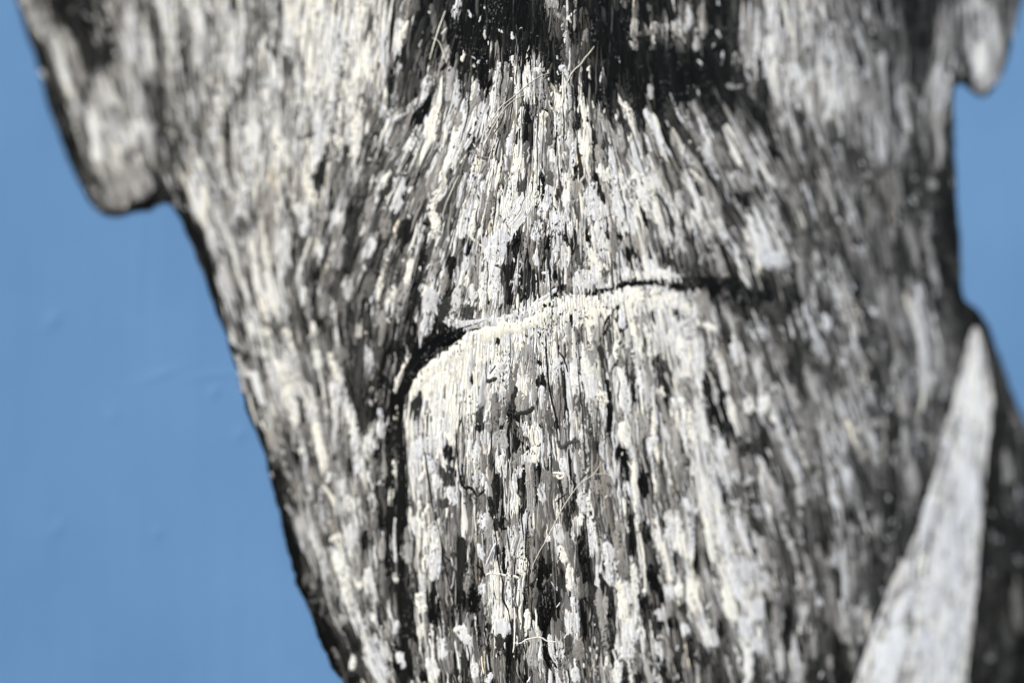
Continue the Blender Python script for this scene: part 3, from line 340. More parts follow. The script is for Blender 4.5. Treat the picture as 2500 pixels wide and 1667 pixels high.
# ---------------------------------------------------------------- how light or dark the painter kept each patch
GRID = """
5 2 3 5 6 6 6 9 8 7 2 2 0 3 1 1 3 1 5 8 5 4 2 5 4
3 5 1 6 5 7 6 9 8 7 2 1 1 2 1 2 2 0 7 7 6 5 2 6 4
3 3 6 4 5 6 5 8 8 5 5 4 5 4 2 0 1 1 5 7 7 5 5 5 3
2 2 7 4 4 7 7 7 7 4 7 6 5 5 5 5 4 4 3 5 5 5 5 1 1
2 2 6 5 6 6 7 7 4 5 6 6 6 6 6 8 5 5 4 5 4 4 3 1 1
2 2 2 2 2 6 6 6 5 4 5 6 6 6 7 7 6 5 6 4 4 4 4 1 1
2 2 2 2 2 5 7 5 4 4 5 5 4 4 6 4 4 4 6 4 4 4 4 1 1
2 2 2 2 2 3 8 4 4 4 4 5 4 7 8 7 6 3 1 2 5 4 4 2 2
2 2 2 2 2 3 8 5 4 3 4 8 9 9 8 7 8 5 5 4 5 4 6 3 2
2 2 2 2 2 3 7 7 5 2 8 8 7 6 7 6 5 5 5 4 5 4 6 4 2
2 2 2 2 2 4 6 6 6 2 8 7 6 5 7 6 6 4 5 5 6 5 3 7 2
2 2 2 2 2 3 4 4 6 2 7 6 5 6 6 5 6 6 3 5 5 4 3 7 2
2 2 2 2 2 2 3 5 7 3 6 5 6 5 6 5 5 7 5 5 4 4 3 8 2
2 2 2 2 2 2 2 5 6 4 6 5 6 5 4 6 4 7 6 3 5 3 6 8 2
2 2 2 2 2 2 2 3 7 4 5 4 6 4 4 6 5 6 7 4 5 5 8 6 2
2 2 2 2 2 2 2 2 4 5 5 5 5 4 4 6 5 4 6 4 4 8 8 4 1
2 2 2 2 2 2 2 2 3 6 5 4 4 5 5 6 4 4 5 4 2 7 8 5 1
"""
G = np.array([[float(c) for c in r.split()] for r in GRID.strip().splitlines()])
G = 9 * (G / 9) ** 1.3
def parse(txt):
    out = []; x0 = y0 = 0; s = 1
    for ln in txt.strip().splitlines():
        ln = ln.strip()
        if ln.startswith('T'):
            _, a, b, c = ln.split(); x0, y0, s = float(a), float(b), float(c); continue
        for it in ln.split(';'):
            tok = it.split()
            p = np.array([[float(q) for q in t.split(',')] for t in tok[2:]]) / s + np.array([x0, y0])
            out.append((float(tok[0]), float(tok[1]) / s, p))
    return out

def resample(p, S):
    if len(p) > 2:                                     # rounded through the points
        q = [p[0]]
        for i in range(len(p) - 1):
            a, b = p[i], p[i + 1]
            pa = p[i - 1] if i else 2 * a - b; pb = p[i + 2] if i + 2 < len(p) else 2 * b - a
            for t in np.linspace(0, 1, 9)[1:]:
                q.append(.5 * (2 * a + (b - pa) * t + (2 * pa - 5 * a + 4 * b - pb) * t * t + (3 * a - pa - 3 * b + pb) * t ** 3))
        p = np.array(q)
    d = np.r_[0, np.cumsum(np.hypot(*np.diff(p, axis=0).T))]
    t = np.linspace(0, d[-1], S)
    return np.interp(t, d, p[:, 0]), np.interp(t, d, p[:, 1])

def widen(t, w, p):
    """far from the sharp strip the strokes are finer and closer in tone"""
    x, y = p.mean(0)
    pt = (np.array([x]), np.array([y]))
    if in_poly(COLLAR, *pt)[0]: return max(t - .4, 6.2), w * .7
    if x > 1780 and not in_poly(EAR_R, *pt)[0]:
        k = min(1, (x - 1780) / 150); t = t + (3.9 - t) * .22 * k; w = w * (1 - .34 * k)
    elif 420 < x < 820: w = w * .72
    elif x <= 420: w = w * .8
    elif y > 1000 or y < 700: w = w * .86
    return t, w
BIG = [(*widen(t, w, p), p) for t, w, p in parse(STROKES)] + [(t, w, p) for t, w, p in parse(CONTOURS)]
RS = 5.0
ry, rx = np.mgrid[0:380, 0:540]; RX, RY = rx * RS - 80 + RS / 2, ry * RS - 120 + RS / 2
def grid_at(x, y):
    gx = np.clip(np.asarray(x) / 100.0 - 0.5, 0, 23.999); gy = np.clip(np.asarray(y) / 98.06 - 0.5, 0, 15.999)
    i, j = gx.astype(int), gy.astype(int); a, b = gx - i, gy - j
    return (G[j, i] * (1 - a) + G[j, i + 1] * a) * (1 - b) + (G[j + 1, i] * (1 - a) + G[j + 1, i + 1] * a) * b
TM = grid_at(RX, RY)
kk = in_poly(COLLAR, RX, RY); TM[kk] = np.clip(5.6 + (RY[kk] - 800) / 60, 5.2, 6.9); TM[in_poly(JACKET, RX, RY)] = 1.2
def stamp(t, w, p):
    global TM
    x0, y0 = p.min(0) - w; x1, y1 = p.max(0) + w
    a0, a1 = int(max(0, (x0 + 80) / RS)), int(min(540, (x1 + 80) / RS + 1)); b0, b1 = int(max(0, (y0 + 120) / RS)), int(min(380, (y1 + 120) / RS + 1))
    if a1 <= a0 or b1 <= b0: return
    X, Y = RX[b0:b1, a0:a1], RY[b0:b1, a0:a1]; d = np.full(X.shape, 1e9)
    for s, e in zip(p[:-1], p[1:]):
        v = e - s; q = np.clip(((X - s[0]) * v[0] + (Y - s[1]) * v[1]) / (v @ v + 1e-6), 0, 1)
        d = np.minimum(d, np.hypot(X - s[0] - q * v[0], Y - s[1] - q * v[1]))
    m = np.clip((w * .5 - d) / 6 + .5, 0, 1) * .9
    TM[b0:b1, a0:a1] += (t - TM[b0:b1, a0:a1]) * m
for t_, w_, p_ in [b for b in BIG if b[1] > 36 and b[0] < 2.5] + [b for b in BIG if not (b[1] > 36 and b[0] < 2.5)]:
    stamp(t_, w_, p_)
TM -= .3 * np.clip((RX - 1700) / 200, 0, 1) * ~in_poly(COLLAR, RX, RY) * ~in_poly(EAR_R, RX, RY)
TM += .7 * in_poly(LIP, RX, RY) * (TM > 3) * np.clip((RX - 1000) / 300, 0, 1) * np.clip((1800 - RX) / 150, 0, 1)
TM += .5 * in_poly(CHIN, RX, RY) * (TM > 3) * np.clip((1150 - RY) / 250, 0, 1)
TM = np.clip(TM, 0, 9); _q = (TM - 4.2) / 4.8; TM = np.clip(TM + 1.8 * _q * (1 - np.abs(_q)), 0, 9)
def tone_at(x, y):
    gx = np.clip((np.asarray(x) + 80) / RS - .5, 0, 538.99); gy = np.clip((np.asarray(y) + 120) / RS - .5, 0, 378.99)
    i, j = gx.astype(int), gy.astype(int); a, b = gx - i, gy - j
    return (TM[j, i] * (1 - a) + TM[j, i + 1] * a) * (1 - b) + (TM[j + 1, i] * (1 - a) + TM[j + 1, i + 1] * a) * b

# lean of the strokes (sideways per unit of fall)
LEAN = np.array([(100,100,.35),(250,300,.3),(300,500,.3),(450,100,.08),(450,500,.38),(520,750,.4),(620,1000,.35),(700,1300,.35),(830,1600,.35),
    (700,150,.03),(700,500,-.05),(750,900,.28),(850,1250,.12),(950,100,-.12),(1050,100,-.25),(1000,400,-.5),(900,600,-.42),(1050,700,-.32),(1150,400,-.32),
    (900,1000,-.1),(1000,1300,.02),(1250,400,-.08),(1250,600,-.08),(1250,100,0),(1400,400,.05),(1550,400,.3),(1500,100,.02),(1700,400,.52),(1850,550,.5),(1800,350,.55),
    (1400,650,.05),(1600,650,.2),(1850,100,0),(2000,200,.06),(2100,100,.3),(2250,150,-.08),(2400,100,.1),(2050,500,.3),(2250,500,.1),(2000,750,.32),(2200,750,.25),
    (1200,1000,0),(1050,950,-.1),(1400,1000,.04),(1550,1000,.06),(1700,1000,.3),(1850,1000,.4),(2050,1100,.35),(2250,1100,0),(1200,1400,0),(1450,1400,.04),
    (1650,1350,.12),(1800,1400,.36),(1950,1400,.2),(2100,1400,.1),(2350,1000,-.12),(2300,1350,-.15),(2250,1600,-.15),(2450,1300,.1),(2450,1000,.3)])
def lean_at(x, y):
    d = (LEAN[:, 0][None] - np.asarray(x)[:, None]) ** 2 + (LEAN[:, 1][None] - np.asarray(y)[:, None]) ** 2
    w = 1 / (d + 1500.0) ** 1.5
    return (w * LEAN[:, 2][None]).sum(1) / w.sum(1)

PAL_T = np.array([0, 1, 2, 3, 4, 5, 6, 7, 8, 9.0])
PAL_C = np.array([lin(c) for c in [(7,7,6),(24,24,23),(52,52,50),(78,77,75),(108,106,103),(132,129,126),(160,157,152),(193,192,190),(226,227,229),(246,243,231)]])
PAL_C *= 0.82 / PAL_C[-1].mean()
def pigment(t, x, warm=0.0):
    t = np.clip(np.asarray(t, float), 0, 9)
    c = np.stack([np.interp(t, PAL_T, PAL_C[:, k]) for k in range(3)], -1)
    cool = np.clip((np.asarray(x, float) - 1500) / 700, 0, 1)          # bluer greys on that side of the portrait
    c = c * (1 - cool[:, None] * np.array([0.13, 0.09, 0.02])) 
    wn_ = np.asarray(warm).reshape(-1, 1)
    return c * (1 + wn_ * np.array([0.05, 0.0, -0.09]))

MM = 0.00013
def ribbon(px, py, wl, wr, z0, h, skirt=0.05 * MM):
    """px,py,wl,wr: K x S ; a low ridge of paint along each path; returns co, quads, verts per stroke"""
    K, S = px.shape
    tx = np.gradient(px, axis=1); ty = np.gradient(py, axis=1)
    n = np.hypot(tx, ty) + 1e-6; nx, ny = -ty / n, tx / n
    off = np.stack([-wl, -wl * .84, (wr - wl) * .15, wr * .84, wr], -1)
    prof = np.array([0, .9, .75, .9, 0])
    e = np.sin(np.linspace(0.12, 0.96, S) * np.pi)[None, :, None] ** .4
    hz = z0[:, None, None] + h[:, None, None] * prof[None, None, :] * e
    hz[:, :, 1:4] += RNG.normal(0, .13, (K, S, 3)) * h[:, None, None]
    hz[:, :, 0] = skirt; hz[:, :, 4] = skirt
    ux = px[:, :, None] + nx[:, :, None] * off; uy = py[:, :, None] + ny[:, :, None] * off
    co = surf(ux.ravel(), uy.ravel(), hz.ravel())
    idx = np.arange(K * S * 5).reshape(K, S, 5)
    f = np.stack([idx[:, :-1, :-1], idx[:, 1:, :-1], idx[:, 1:, 1:], idx[:, :-1, 1:]], -1).reshape(-1, 4)
    return co, f, 5 * S

def smooth_noise(K, S, amp, knots):
    k = RNG.normal(0, 1, (K, knots)); xs = np.linspace(0, knots - 1, S)
    i = np.minimum(xs.astype(int), knots - 2); a = xs - i; a = a * a * (3 - 2 * a)
    return amp * (k[:, i] * (1 - a) + k[:, i + 1] * a)

def stroke_edges(K, S, w, rough=.3, blunt=None):
    t = np.linspace(0, 1, S)[None]
    p = RNG.uniform(3, 9, (K, 1)) if blunt is None else blunt
    prof = np.clip(1 - np.abs(2 * t - 1) ** p, 0, 1) ** .5
    kn = max(4, S // 2)
    def side():
        return w[:, None] * np.clip(prof * (1 + smooth_noise(K, S, rough, kn) + RNG.normal(0, rough * .22, (K, S))) + .02, .03, 1.8)
    wl, wr = side(), side()
    return wl, wr

REGIONS = [('ear', EAR_L), ('ear', EAR_R), ('shirt_collar', COLLAR), ('jacket', JACKET), ('nose', NOSE), ('upper_lip', LIP), ('chin', CHIN), ('face', FACE)]
def region_of(x, y):
    r = np.full(np.shape(x), 7)
    for k in range(6, -1, -1):
        r[in_poly(REGIONS[k][1], x, y)] = k
    return r

# ---------------------------------------------------------------- the wall
def build_wall():
    xa, xb = surf([-60, 720], [800, 800], [0, 0])[:, 0]
    xs = np.r_[np.linspace(-0.62, xa, 30)[:-1], np.arange(xa, xb, .0009), np.linspace(xb, .75, 70)]
    zs = np.r_[np.linspace(-.42, -.17, 12)[:-1], np.arange(-.17, .17, .0012), np.linspace(.17, .42, 12)]
    nu, nv = len(xs), len(zs)
    X, Z = np.meshgrid(xs, zs)
    Y = np.full_like(X, 0.0004)
    for k in range(14):                                             # slightly uneven plaster
        a, b, ph = RNG.normal(0, 16), RNG.normal(0, 10), RNG.uniform(0, 6)
        Y += 0.00004 * np.sin(a * X + b * Z + ph)
    def bump(u, v, ru, rv, hgt, ang=0):
        nonlocal Y
        p = surf([u], [v], [0])[0]; k = 0.00018
        dx, dz = (X - p[0]) / k, (Z - p[2]) / k
        ca, sa = math.cos(ang), math.sin(ang)
        a, b = dx * ca + dz * sa, -dx * sa + dz * ca
        Y -= .27 * hgt * np.exp(-(a / ru) ** 2 - (b / rv) ** 2)
    for u, v, ru, rv, h_, a in [(130,782,22,13,.0011,.9),(140,1290,22,13,.0009,.8),(385,1300,13,13,.0008,.3),(525,955,15,13,.0009,.6),(275,1015,13,13,.0006,0),(585,1060,20,14,.0007,.7),
                                (390,915,60,9,.0006,.3),(520,915,70,8,.0005,.1),(350,560,9,60,.0004,0),(335,640,8,120,.0003,0),(60,200,14,30,.0004,.4)]:
        bump(u, v, ru, rv, h_, a)
    co = np.stack([X, Y, Z], -1).reshape(-1, 3)
    i = np.arange(nu * nv).reshape(nv, nu)
    f = np.stack([i[:-1, :-1], i[:-1, 1:], i[1:, 1:], i[1:, :-1]], -1).reshape(-1, 4)
    o = mesh_obj('wall', co, f, mat=M_WALL)
    o['kind'] = 'structure'
    return o
build_wall()

# ---------------------------------------------------------------- the portrait
root = bpy.data.objects.new('painted_portrait', None); COL.objects.link(root)
root.empty_display_size = 0.05
root['label'] = 'thickly brushed black and white portrait of a face painted on the blue wall'
root['category'] = 'painting'

def rough_outline(poly, step=9, amp=2.2):
    out = []
    for a, b in zip(poly, poly[1:] + poly[:1]):
        n = max(1, int(math.hypot(b[0] - a[0], b[1] - a[1]) / step))
        for k in range(n):
            t = k / n; out.append((a[0] + (b[0] - a[0]) * t, a[1] + (b[1] - a[1]) * t))
    out = np.array(out)
    m = len(out)
    # slight smoothing of the corners and a ragged brush edge
    sm = (np.roll(out, 1, 0) + 2 * out + np.roll(out, -1, 0)) / 4
    sm = (np.roll(sm, 1, 0) + 2 * sm + np.roll(sm, -1, 0)) / 4
    nz = RNG.normal(0, 1, (m, 2)); nz = (nz + np.roll(nz, 1, 0) + np.roll(nz, -1, 0)) / 1.7
    return sm + nz * amp * .6

PART = []
UNDER_T = {'ear': 1.0, 'shirt_collar': 7.4, 'jacket': .8, 'nose': 0., 'upper_lip': .2, 'chin': .8, 'face': .5}
for k, (nm, poly) in enumerate(REGIONS):
    o2 = rough_outline(poly); m = len(o2)
    hh = (0.16 if nm == 'face' else 0.26 + .02 * k) * MM
    top = surf(o2[:, 0], o2[:, 1], hh); bot = surf(o2[:, 0], o2[:, 1], -0.001)
    co = np.vstack([top, bot])
    faces = [tuple(range(m))] + [(i, i + m, (i + 1) % m + m, (i + 1) % m) for i in range(m)]
    cl = np.ones((2 * m, 4)); cl[:, :3] = pigment(np.full(2 * m, UNDER_T[nm]), np.full(2 * m, 1000.))
    PART.append(mesh_obj(nm, co, faces, parent=root, mat=M_PAINT, colors=cl, smooth=False))
PART[0]['label'] = 'large ear with pale lobe at the upper left edge of the face'
PART[1]['label'] = 'small blurred ear lobe hanging at the upper right'
PART[2]['label'] = 'white shirt collar at the lower right'
PART[3]['label'] = 'dark jacket shoulder at the right edge'
PART[4]['label'] = 'black shadow under the nose'
PART[5]['label'] = 'upper lip of fanned grey and white strokes above the dark mouth line'
PART[6]['label'] = 'pale lower lip and chin below the dark mouth line'

BATCH = {k: [] for k in range(8)}       # small strokes gathered per region
def add_batch(px, py, wl, wr, z0, h, col):
    K, S = px.shape
    reg = region_of(px[:, S // 2], py[:, S // 2])
    for k in range(8):
        s = reg == k
        if s.any():
            co, f, per = ribbon(px[s], py[s], wl[s], wr[s], z0[s], h[s])
            c = np.ones((s.sum(), per, 4)); c[:, :, :3] = col[s][:, None, :]
            BATCH[k].append((co, f, c.reshape(-1, 4)))

def inside_all(px, py, wl, wr):
    tx = np.gradient(px, axis=1); ty = np.gradient(py, axis=1); n = np.hypot(tx, ty) + 1e-6
    ok = np.ones(px.shape[0], bool); cm = []
    for s_, w in ((-1, wl), (1, wr)):
        qx = px + s_ * (-ty / n) * w; qy = py + s_ * (tx / n) * w
        ok &= (in_poly(FACE, qx.ravel(), qy.ravel()).reshape(px.shape)).all(1)
        cm.append(in_poly(COLLAR, qx.ravel(), qy.ravel()).reshape(px.shape))
    cm = np.concatenate(cm, 1)
    return ok & (cm.all(1) | ~cm.any(1))

def pick_tone(m, sd, ext):
    K = len(m); t = m + RNG.normal(0, sd, K)
    e = RNG.uniform(0, 1, K) < ext
    p = np.clip(m / 9, .03, .97)
    lt = RNG.uniform(0, 1, K) < p
    t = np.where(e, np.where(lt, RNG.uniform(7.6, 9, K), RNG.uniform(0, 2.2, K)), t)
    return np.clip(t, 0, 9)

def scatter(n, wr_, lr_, S, zlo, zhi, hlo, hhi, bias, sd, ext, rough=.3, focus=False):
    x = RNG.uniform(-60, 2600, n); y = RNG.uniform(-110, 1770, n)
    k = in_poly(FACE, x, y); x, y = x[k], y[k]; n = len(x)
    sl = lean_at(x, y) + RNG.normal(0, .06, n)
    big = np.exp(RNG.normal(0, .28, n))
    w = RNG.uniform(*wr_, n) * .5 * big; l = RNG.uniform(*lr_, n) * big
    t = np.linspace(-.5, .5, S)[None]
    bend = RNG.normal(0, .05, n)
    py = y[:, None] + l[:, None] * t / np.sqrt(1 + sl[:, None] ** 2)
    px = x[:, None] + sl[:, None] * (py - y[:, None]) + bend[:, None] * l[:, None] * (t * t * 4 - .5) + smooth_noise(n, S, 1, 4) * w[:, None] * .28
    wl, wr = stroke_edges(n, S, w, rough)
    ok = inside_all(px, py, wl, wr)
    px, py, wl, wr, x, y, n = px[ok], py[ok], wl[ok], wr[ok], x[ok], y[ok], ok.sum()
    m = np.clip(tone_at(x, y) + bias, 0, 9)
    tn = pick_tone(m, sd, ext)
    warm = np.where(RNG.uniform(0, 1, n) < .06, RNG.uniform(.5, 2, n), RNG.uniform(-.3, .4, n))
    add_batch(px, py, wl, wr, RNG.uniform(zlo, zhi, n) * MM, RNG.uniform(hlo, hhi, n) * MM, pigment(tn, x, warm))

#       count   width     length    S   z range    height     bias  sd  extremes
scatter(3600, (18, 34), (70, 170), 10, .45, .62, .10, .25, -1.3, 1.2, .12)
scatter(6500, (8, 19), (50, 150), 10, .62, .80, .12, .32, -.7, 1.3, .2, .36)
scatter(9000, (4, 10), (45, 140), 10, .80, .98, .12, .30, -.4, 1.5, .3, .4)

# ---------------------------------------------------------------- strokes placed one by one
def one_ribbon(tone, w, p, z0, h, rough, S=None, blunt=None, extend=True):
    p = p.copy()
    if extend:                                          # round ends reach half a width past the path
        for a, b in ((0, 1), (-1, -2)):
            v = p[a] - p[b]; p[a] = p[a] + v / (np.hypot(*v) + 1e-6) * w * .35
    L = np.hypot(*np.diff(p, axis=0).T).sum()
    S = S or int(np.clip(L / max(w * .16, 2.5), 14, 44))
    px, py = resample(p, S); px, py = px[None], py[None]
    px = px + smooth_noise(1, S, 1, max(4, S // 3)) * w * .05
    wl, wr = stroke_edges(1, S, np.array([w * .53]), rough, blunt)
    co, f, per = ribbon(px, py, wl, wr, np.array([z0]), np.array([h]))
    c = np.ones((len(co), 4)); c[:, :3] = pigment(np.array([tone]), np.array([px.mean()]), np.array([RNG.uniform(-.3, .5)]))
    return co, f, c, px, py, wl, wr

def add_track(t, w, p, z0, r):
    t2 = np.clip(t + RNG.normal(0, .45) - .1 + (RNG.uniform(-3.5, -1.5) if t > 4 and RNG.random() < .08 else 0), 0, 9)
    out = one_ribbon(t2, w, p, z0 + RNG.uniform(.05, .16) * MM, .16 * MM, .32, S=11, extend=False, blunt=RNG.uniform(1.6, 5))
    if inside_all(*out[3:7])[0]:
        BATCH[r].append(out[:3])

big = BIG
sizes = []
for t, w, p in big:
    sizes.append(w * (np.hypot(*np.diff(p, axis=0).T).sum() + w))
order = np.argsort(sizes)[::-1]
single = set(order[:270].tolist())
nb = len(big); NC = len(parse(CONTOURS))
for i, (t, w, p) in enumerate(big):
    rough = (.30 if w < 30 else .22) if i < nb - NC else .2
    tt = np.clip(t + RNG.normal(0, .25), 0, 9)
    # broad dark grounds lie underneath, everything else in the order it was laid down
    z0 = (1.0 + .22 * i / nb + .06 * RNG.random()) * MM if not (w > 36 and t < 2.5) else (.975 + .02 * RNG.random()) * MM
    hgt = RNG.uniform(.14, .34) * MM * (0.6 if t < 2 else 1)
    co, f, c, px, py, wl, wr = one_ribbon(tt, w * (1 if w < 11 else .9), p, z0, hgt, rough)
    if not in_poly(FACE, px.ravel(), py.ravel()).mean() > .6: continue
    r = int(region_of(np.array([px.mean()]), np.array([py.mean()]))[0])
    L0 = np.hypot(*np.diff(p, axis=0).T).sum()
    if not inside_all(px, py, wl * .8, wr * .8)[0] and r in (2, 3): continue
    dab = w > 9 and L0 < 1.25 * w
    if (dab and i not in single) or (i >= nb - NC and t > 3 and w < 26): pass
    elif i in single:
        mesh_obj('brush_stroke', co, f, parent=PART[r], mat=M_PAINT, colors=c)
    else:
        BATCH[r].append((co, f, c))
    # tracks of the bristles: narrower passes beside one another with ragged, unequal ends
    if w > 9:
        d = p[-1] - p[0]; L = np.hypot(*np.diff(p, axis=0).T).sum()
        mid = p.mean(0); sl = float(lean_at(mid[:1], mid[1:])[0])
        ax = np.array([sl, 1.0]); ax /= np.hypot(*ax)
        across = abs(d @ ax) / (np.hypot(*d) + 1e-6) < .72
        if dab:                                            # a short dab: a few downward touches side by side
            n = int(np.clip(w / 4.6, 2, 10)); sd = np.array([ax[1], -ax[0]])
            for q in range(n):
                ln = (L + w * .8) * RNG.uniform(.55, 1.15); a0 = mid + sd * (((q + .5) / n - .5) * w * .95) - ax * ln * RNG.uniform(.35, .65)
                add_track(tt, max(4, w / n * RNG.uniform(.9, 1.5)), np.stack([a0, a0 + ax * ln * .5 + RNG.normal(0, 1.5, 2), a0 + ax * ln]), z0, r)
        elif across:                                         # laid along a line, brushed downwards
            n = int(np.clip(L / 5, 3, 28)); qx, qy = resample(p, n)
            for q in range(n):
                ln = w * RNG.uniform(.55, 1.35); o_ = RNG.normal(0, .16) * w
                a0 = np.array([qx[q], qy[q]]) + ax * (o_ - ln / 2) + RNG.normal(0, 1.5, 2)
                add_track(tt, RNG.uniform(4, 9), np.stack([a0, a0 + ax * ln * .5 + RNG.normal(0, 1.2, 2), a0 + ax * ln]), z0, r)
        else:
            n = int(np.clip(w / 4.2, 2, 11)); n_ = px.shape[1]
            tx = np.gradient(px[0]); ty = np.gradient(py[0]); nn = np.hypot(tx, ty) + 1e-6
            for q in range(n):
                o_ = ((q + .5) / n - .5) * w * 1.08 + RNG.normal(0, .6)
                a, b = RNG.uniform(-.06, .34), RNG.uniform(.66, 1.10)
                if RNG.random() < .25: a += .3
                if RNG.random() < .25: b -= .3
                s_ = np.linspace(a, b, 9) * (n_ - 1); ii = np.clip(s_, 0, n_ - 1)
                cx = np.interp(ii, np.arange(n_), px[0] - ty / nn * o_); cy = np.interp(ii, np.arange(n_), py[0] + tx / nn * o_)
                ext = (s_ - ii) * L / n_; cx = cx + tx[n_ // 2] / nn[n_ // 2] * ext; cy = cy + ty[n_ // 2] / nn[n_ // 2] * ext
                add_track(tt, max(3.6, w / n * RNG.uniform(.7, 1.25)), np.stack([cx, cy], 1), z0, r)

# ---------------------------------------------------------------- flecks, pits and dabs between the strokes
def flecks(n, wr_, lr_, zlo, zhi, fn, dark_only=False):
    x = RNG.uniform(-60, 2600, n); y = RNG.uniform(-110, 1770, n)
    # clustered: flecks gather where the brush skipped
    cx, cy = np.sin(x * .013 + 3 * np.sin(y * .006)), np.sin(y * .009 + 2.5 * np.sin(x * .011 + 1))
    keep = RNG.uniform(0, 1, n) < .45 + .75 * cx * cy
    x, y = x[keep], y[keep]
    k = in_poly(FACE, x, y); x, y = x[k], y[k]; n = len(x); S = 6
    sl = lean_at(x, y) + RNG.normal(0, .45, n)
    w = RNG.uniform(*wr_, n) * .5; l = RNG.uniform(*lr_, n)
    t = np.linspace(-.5, .5, S)[None]
    py = y[:, None] + l[:, None] * t; px = x[:, None] + sl[:, None] * l[:, None] * t + smooth_noise(n, S, 1, 3) * w[:, None] * .4
    wl, wr = stroke_edges(n, S, w, .4, 2.5)
    ok = inside_all(px, py, wl, wr)
    px, py, wl, wr, x, y, n = px[ok], py[ok], wl[ok], wr[ok], x[ok], y[ok], ok.sum()
    tn = fn(tone_at(x, y), n)
    add_batch(px, py, wl, wr, RNG.uniform(zlo, zhi, n) * MM, RNG.uniform(.03, .10, n) * MM, pigment(tn, x, RNG.uniform(-.4, .6, n)))

def hairline_tone(m, n):
    u = RNG.uniform(0, 1, n); calm = np.clip(m / 2.8, .24, 1)
    pd = np.where(m > 7.2, .14, .26)
    t = np.where(u < pd, m - RNG.uniform(2, 5.5, n), np.where(u > 1 - .24 * calm, m + RNG.uniform(1.4, 3.8, n) * calm, m + RNG.normal(.15, .9, n) * calm))
    return np.clip(t, 0, 9)
def streaks(n, wr_, lr_, tone=None, thin=True):
    x = RNG.uniform(-60, 2600, n); y = RNG.uniform(-110, 1770, n)
    k = in_poly(FACE, x, y) & ((RNG.uniform(0, 1, n) < (.42 if thin else 1)) | (np.abs(x - 1290) > 360)); x, y = x[k], y[k]; n = len(x); S = 8 if lr_[1] < 150 else 14
    sl = lean_at(x, y) + RNG.normal(0, .05, n)
    w = RNG.uniform(*wr_, n) * .5; l = np.exp(RNG.uniform(np.log(lr_[0]), np.log(lr_[1]), n))
    t = np.linspace(-.5, .5, S)[None]
    py = y[:, None] + l[:, None] * t; px = x[:, None] + sl[:, None] * l[:, None] * t + smooth_noise(n, S, 1, 5 if S < 9 else 8) * w[:, None] * .8
    wl, wr = stroke_edges(n, S, w, .45, 2.0)
    ok = inside_all(px, py, wl, wr)
    px, py, wl, wr, x, y, n = px[ok], py[ok], wl[ok], wr[ok], x[ok], y[ok], ok.sum()
    m = (tone_at(px[:, 1], py[:, 1]) + tone_at(x, y) + tone_at(px[:, -2], py[:, -2])) / 3
    add_batch(px, py, wl, wr, RNG.uniform(1.24, 1.36, n) * MM, RNG.uniform(.04, .12, n) * MM, pigment((tone or hairline_tone)(m, n), x, RNG.uniform(-.4, .5, n)))
streaks(19000, (2.0, 5.0), (20, 110))
streaks(1150, (2.2, 5.0), (70, 260), lambda m, n: np.clip(m * .2 + RNG.normal(.4, .7, n), 0, 3), False)      # long dark cracks between strokes
streaks(700, (2.4, 5.0), (70, 200), lambda m, n: np.clip(m + RNG.uniform(1.5, 3.5, n) * np.clip(m / 4, .1, 1), 0, 9), False)
flecks(8500, (2.2, 6), (4, 20), 1.22, 1.34, lambda m, n: np.where(RNG.uniform(0, 1, n) < np.clip(.62 - m / 13, .10, .5) * np.where(m < 1.6, .35, 1), RNG.uniform(7, 9, n), RNG.uniform(0, 3, n)))
flecks(2200, (4, 9), (12, 40), 1.20, 1.32, lambda m, n: pick_tone(m, 1.5, .5))

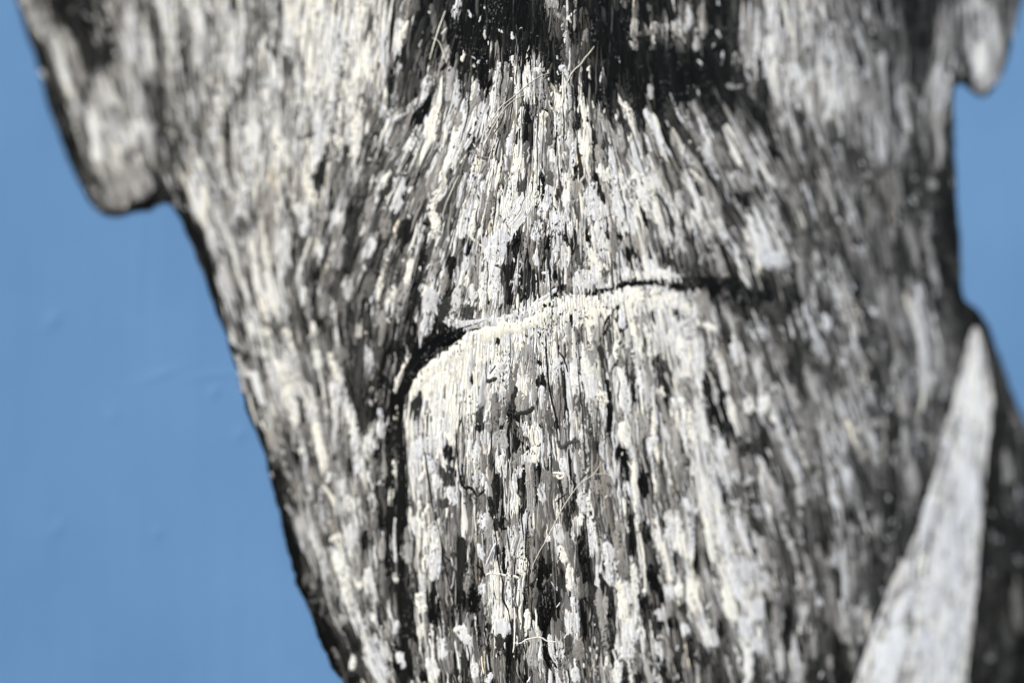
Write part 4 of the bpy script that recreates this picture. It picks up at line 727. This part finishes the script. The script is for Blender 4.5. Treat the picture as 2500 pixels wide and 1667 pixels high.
# ---------------------------------------------------------------- thin runs of paint
for t, w, p in parse(DRIPS):
    co, f, c, px, py, wl, wr = one_ribbon(t, w * 1.45, p, 1.40 * MM + RNG.random() * .06 * MM, .35 * MM, .2, S=int(np.clip(len(p) * 7, 12, 40)), blunt=6., extend=False)
    r = int(region_of(np.array([px.mean()]), np.array([py.mean()]))[0])
    mesh_obj('paint_drip', co, f, parent=PART[r], mat=M_PAINT, colors=c)

TRI = 0
for k in range(8):
    if not BATCH[k]: continue
    off = 0; cs, fs, cc = [], [], []
    for co, f, c in BATCH[k]:
        cs.append(co); fs.append(f + off); cc.append(c); off += len(co)
    o = mesh_obj('fine_brush_strokes', np.vstack(cs), np.vstack(fs), parent=PART[k], mat=M_PAINT, colors=np.vstack(cc))
    o['kind'] = 'stuff'; TRI += 2 * sum(len(f) for f in fs)


# ---------------------------------------------------------------- stray bristles stuck to the paint
def bristle(label, kind, w, org, pts):
    p = np.array(pts, float) / 3.76 + np.array(org)
    S = len(p) * 7; px, py = resample(p, S); R_ = 6
    px += smooth_noise(1, S, .8, max(4, S // 4))[0]; py += smooth_noise(1, S, .8, max(4, S // 4))[0]
    lift = (0.24 + .06 * np.sin(np.linspace(0, 3.1, S))) * 0.001
    c0 = surf(px, py, lift)
    rad = w / 3.76 * .36 * 0.00018 * (1 - .55 * np.abs(np.linspace(-.9, 1, S)) ** 3)
    tg = np.gradient(c0, axis=0); tg /= np.linalg.norm(tg, axis=1)[:, None]
    b1 = np.cross(tg, [0, 1, 0]); b1 /= np.linalg.norm(b1, axis=1)[:, None]; b2 = np.cross(tg, b1)
    a = np.arange(R_) / R_ * 2 * math.pi
    co = (c0[:, None] + rad[:, None, None] * (np.cos(a)[None, :, None] * b1[:, None] + np.sin(a)[None, :, None] * b2[:, None])).reshape(-1, 3)
    i = np.arange(S * R_).reshape(S, R_); j = np.roll(i, -1, 1)
    f = np.stack([i[:-1], j[:-1], j[1:], i[1:]], -1).reshape(-1, 4)
    o = mesh_obj('brush_bristle', co, f, mat=M_PALE if kind == 'P' else M_DARK)
    o['label'] = label; o['category'] = 'bristle'; o['group'] = 'stray bristles stuck to the paint'
for b in BRISTLES:
    bristle(*b)
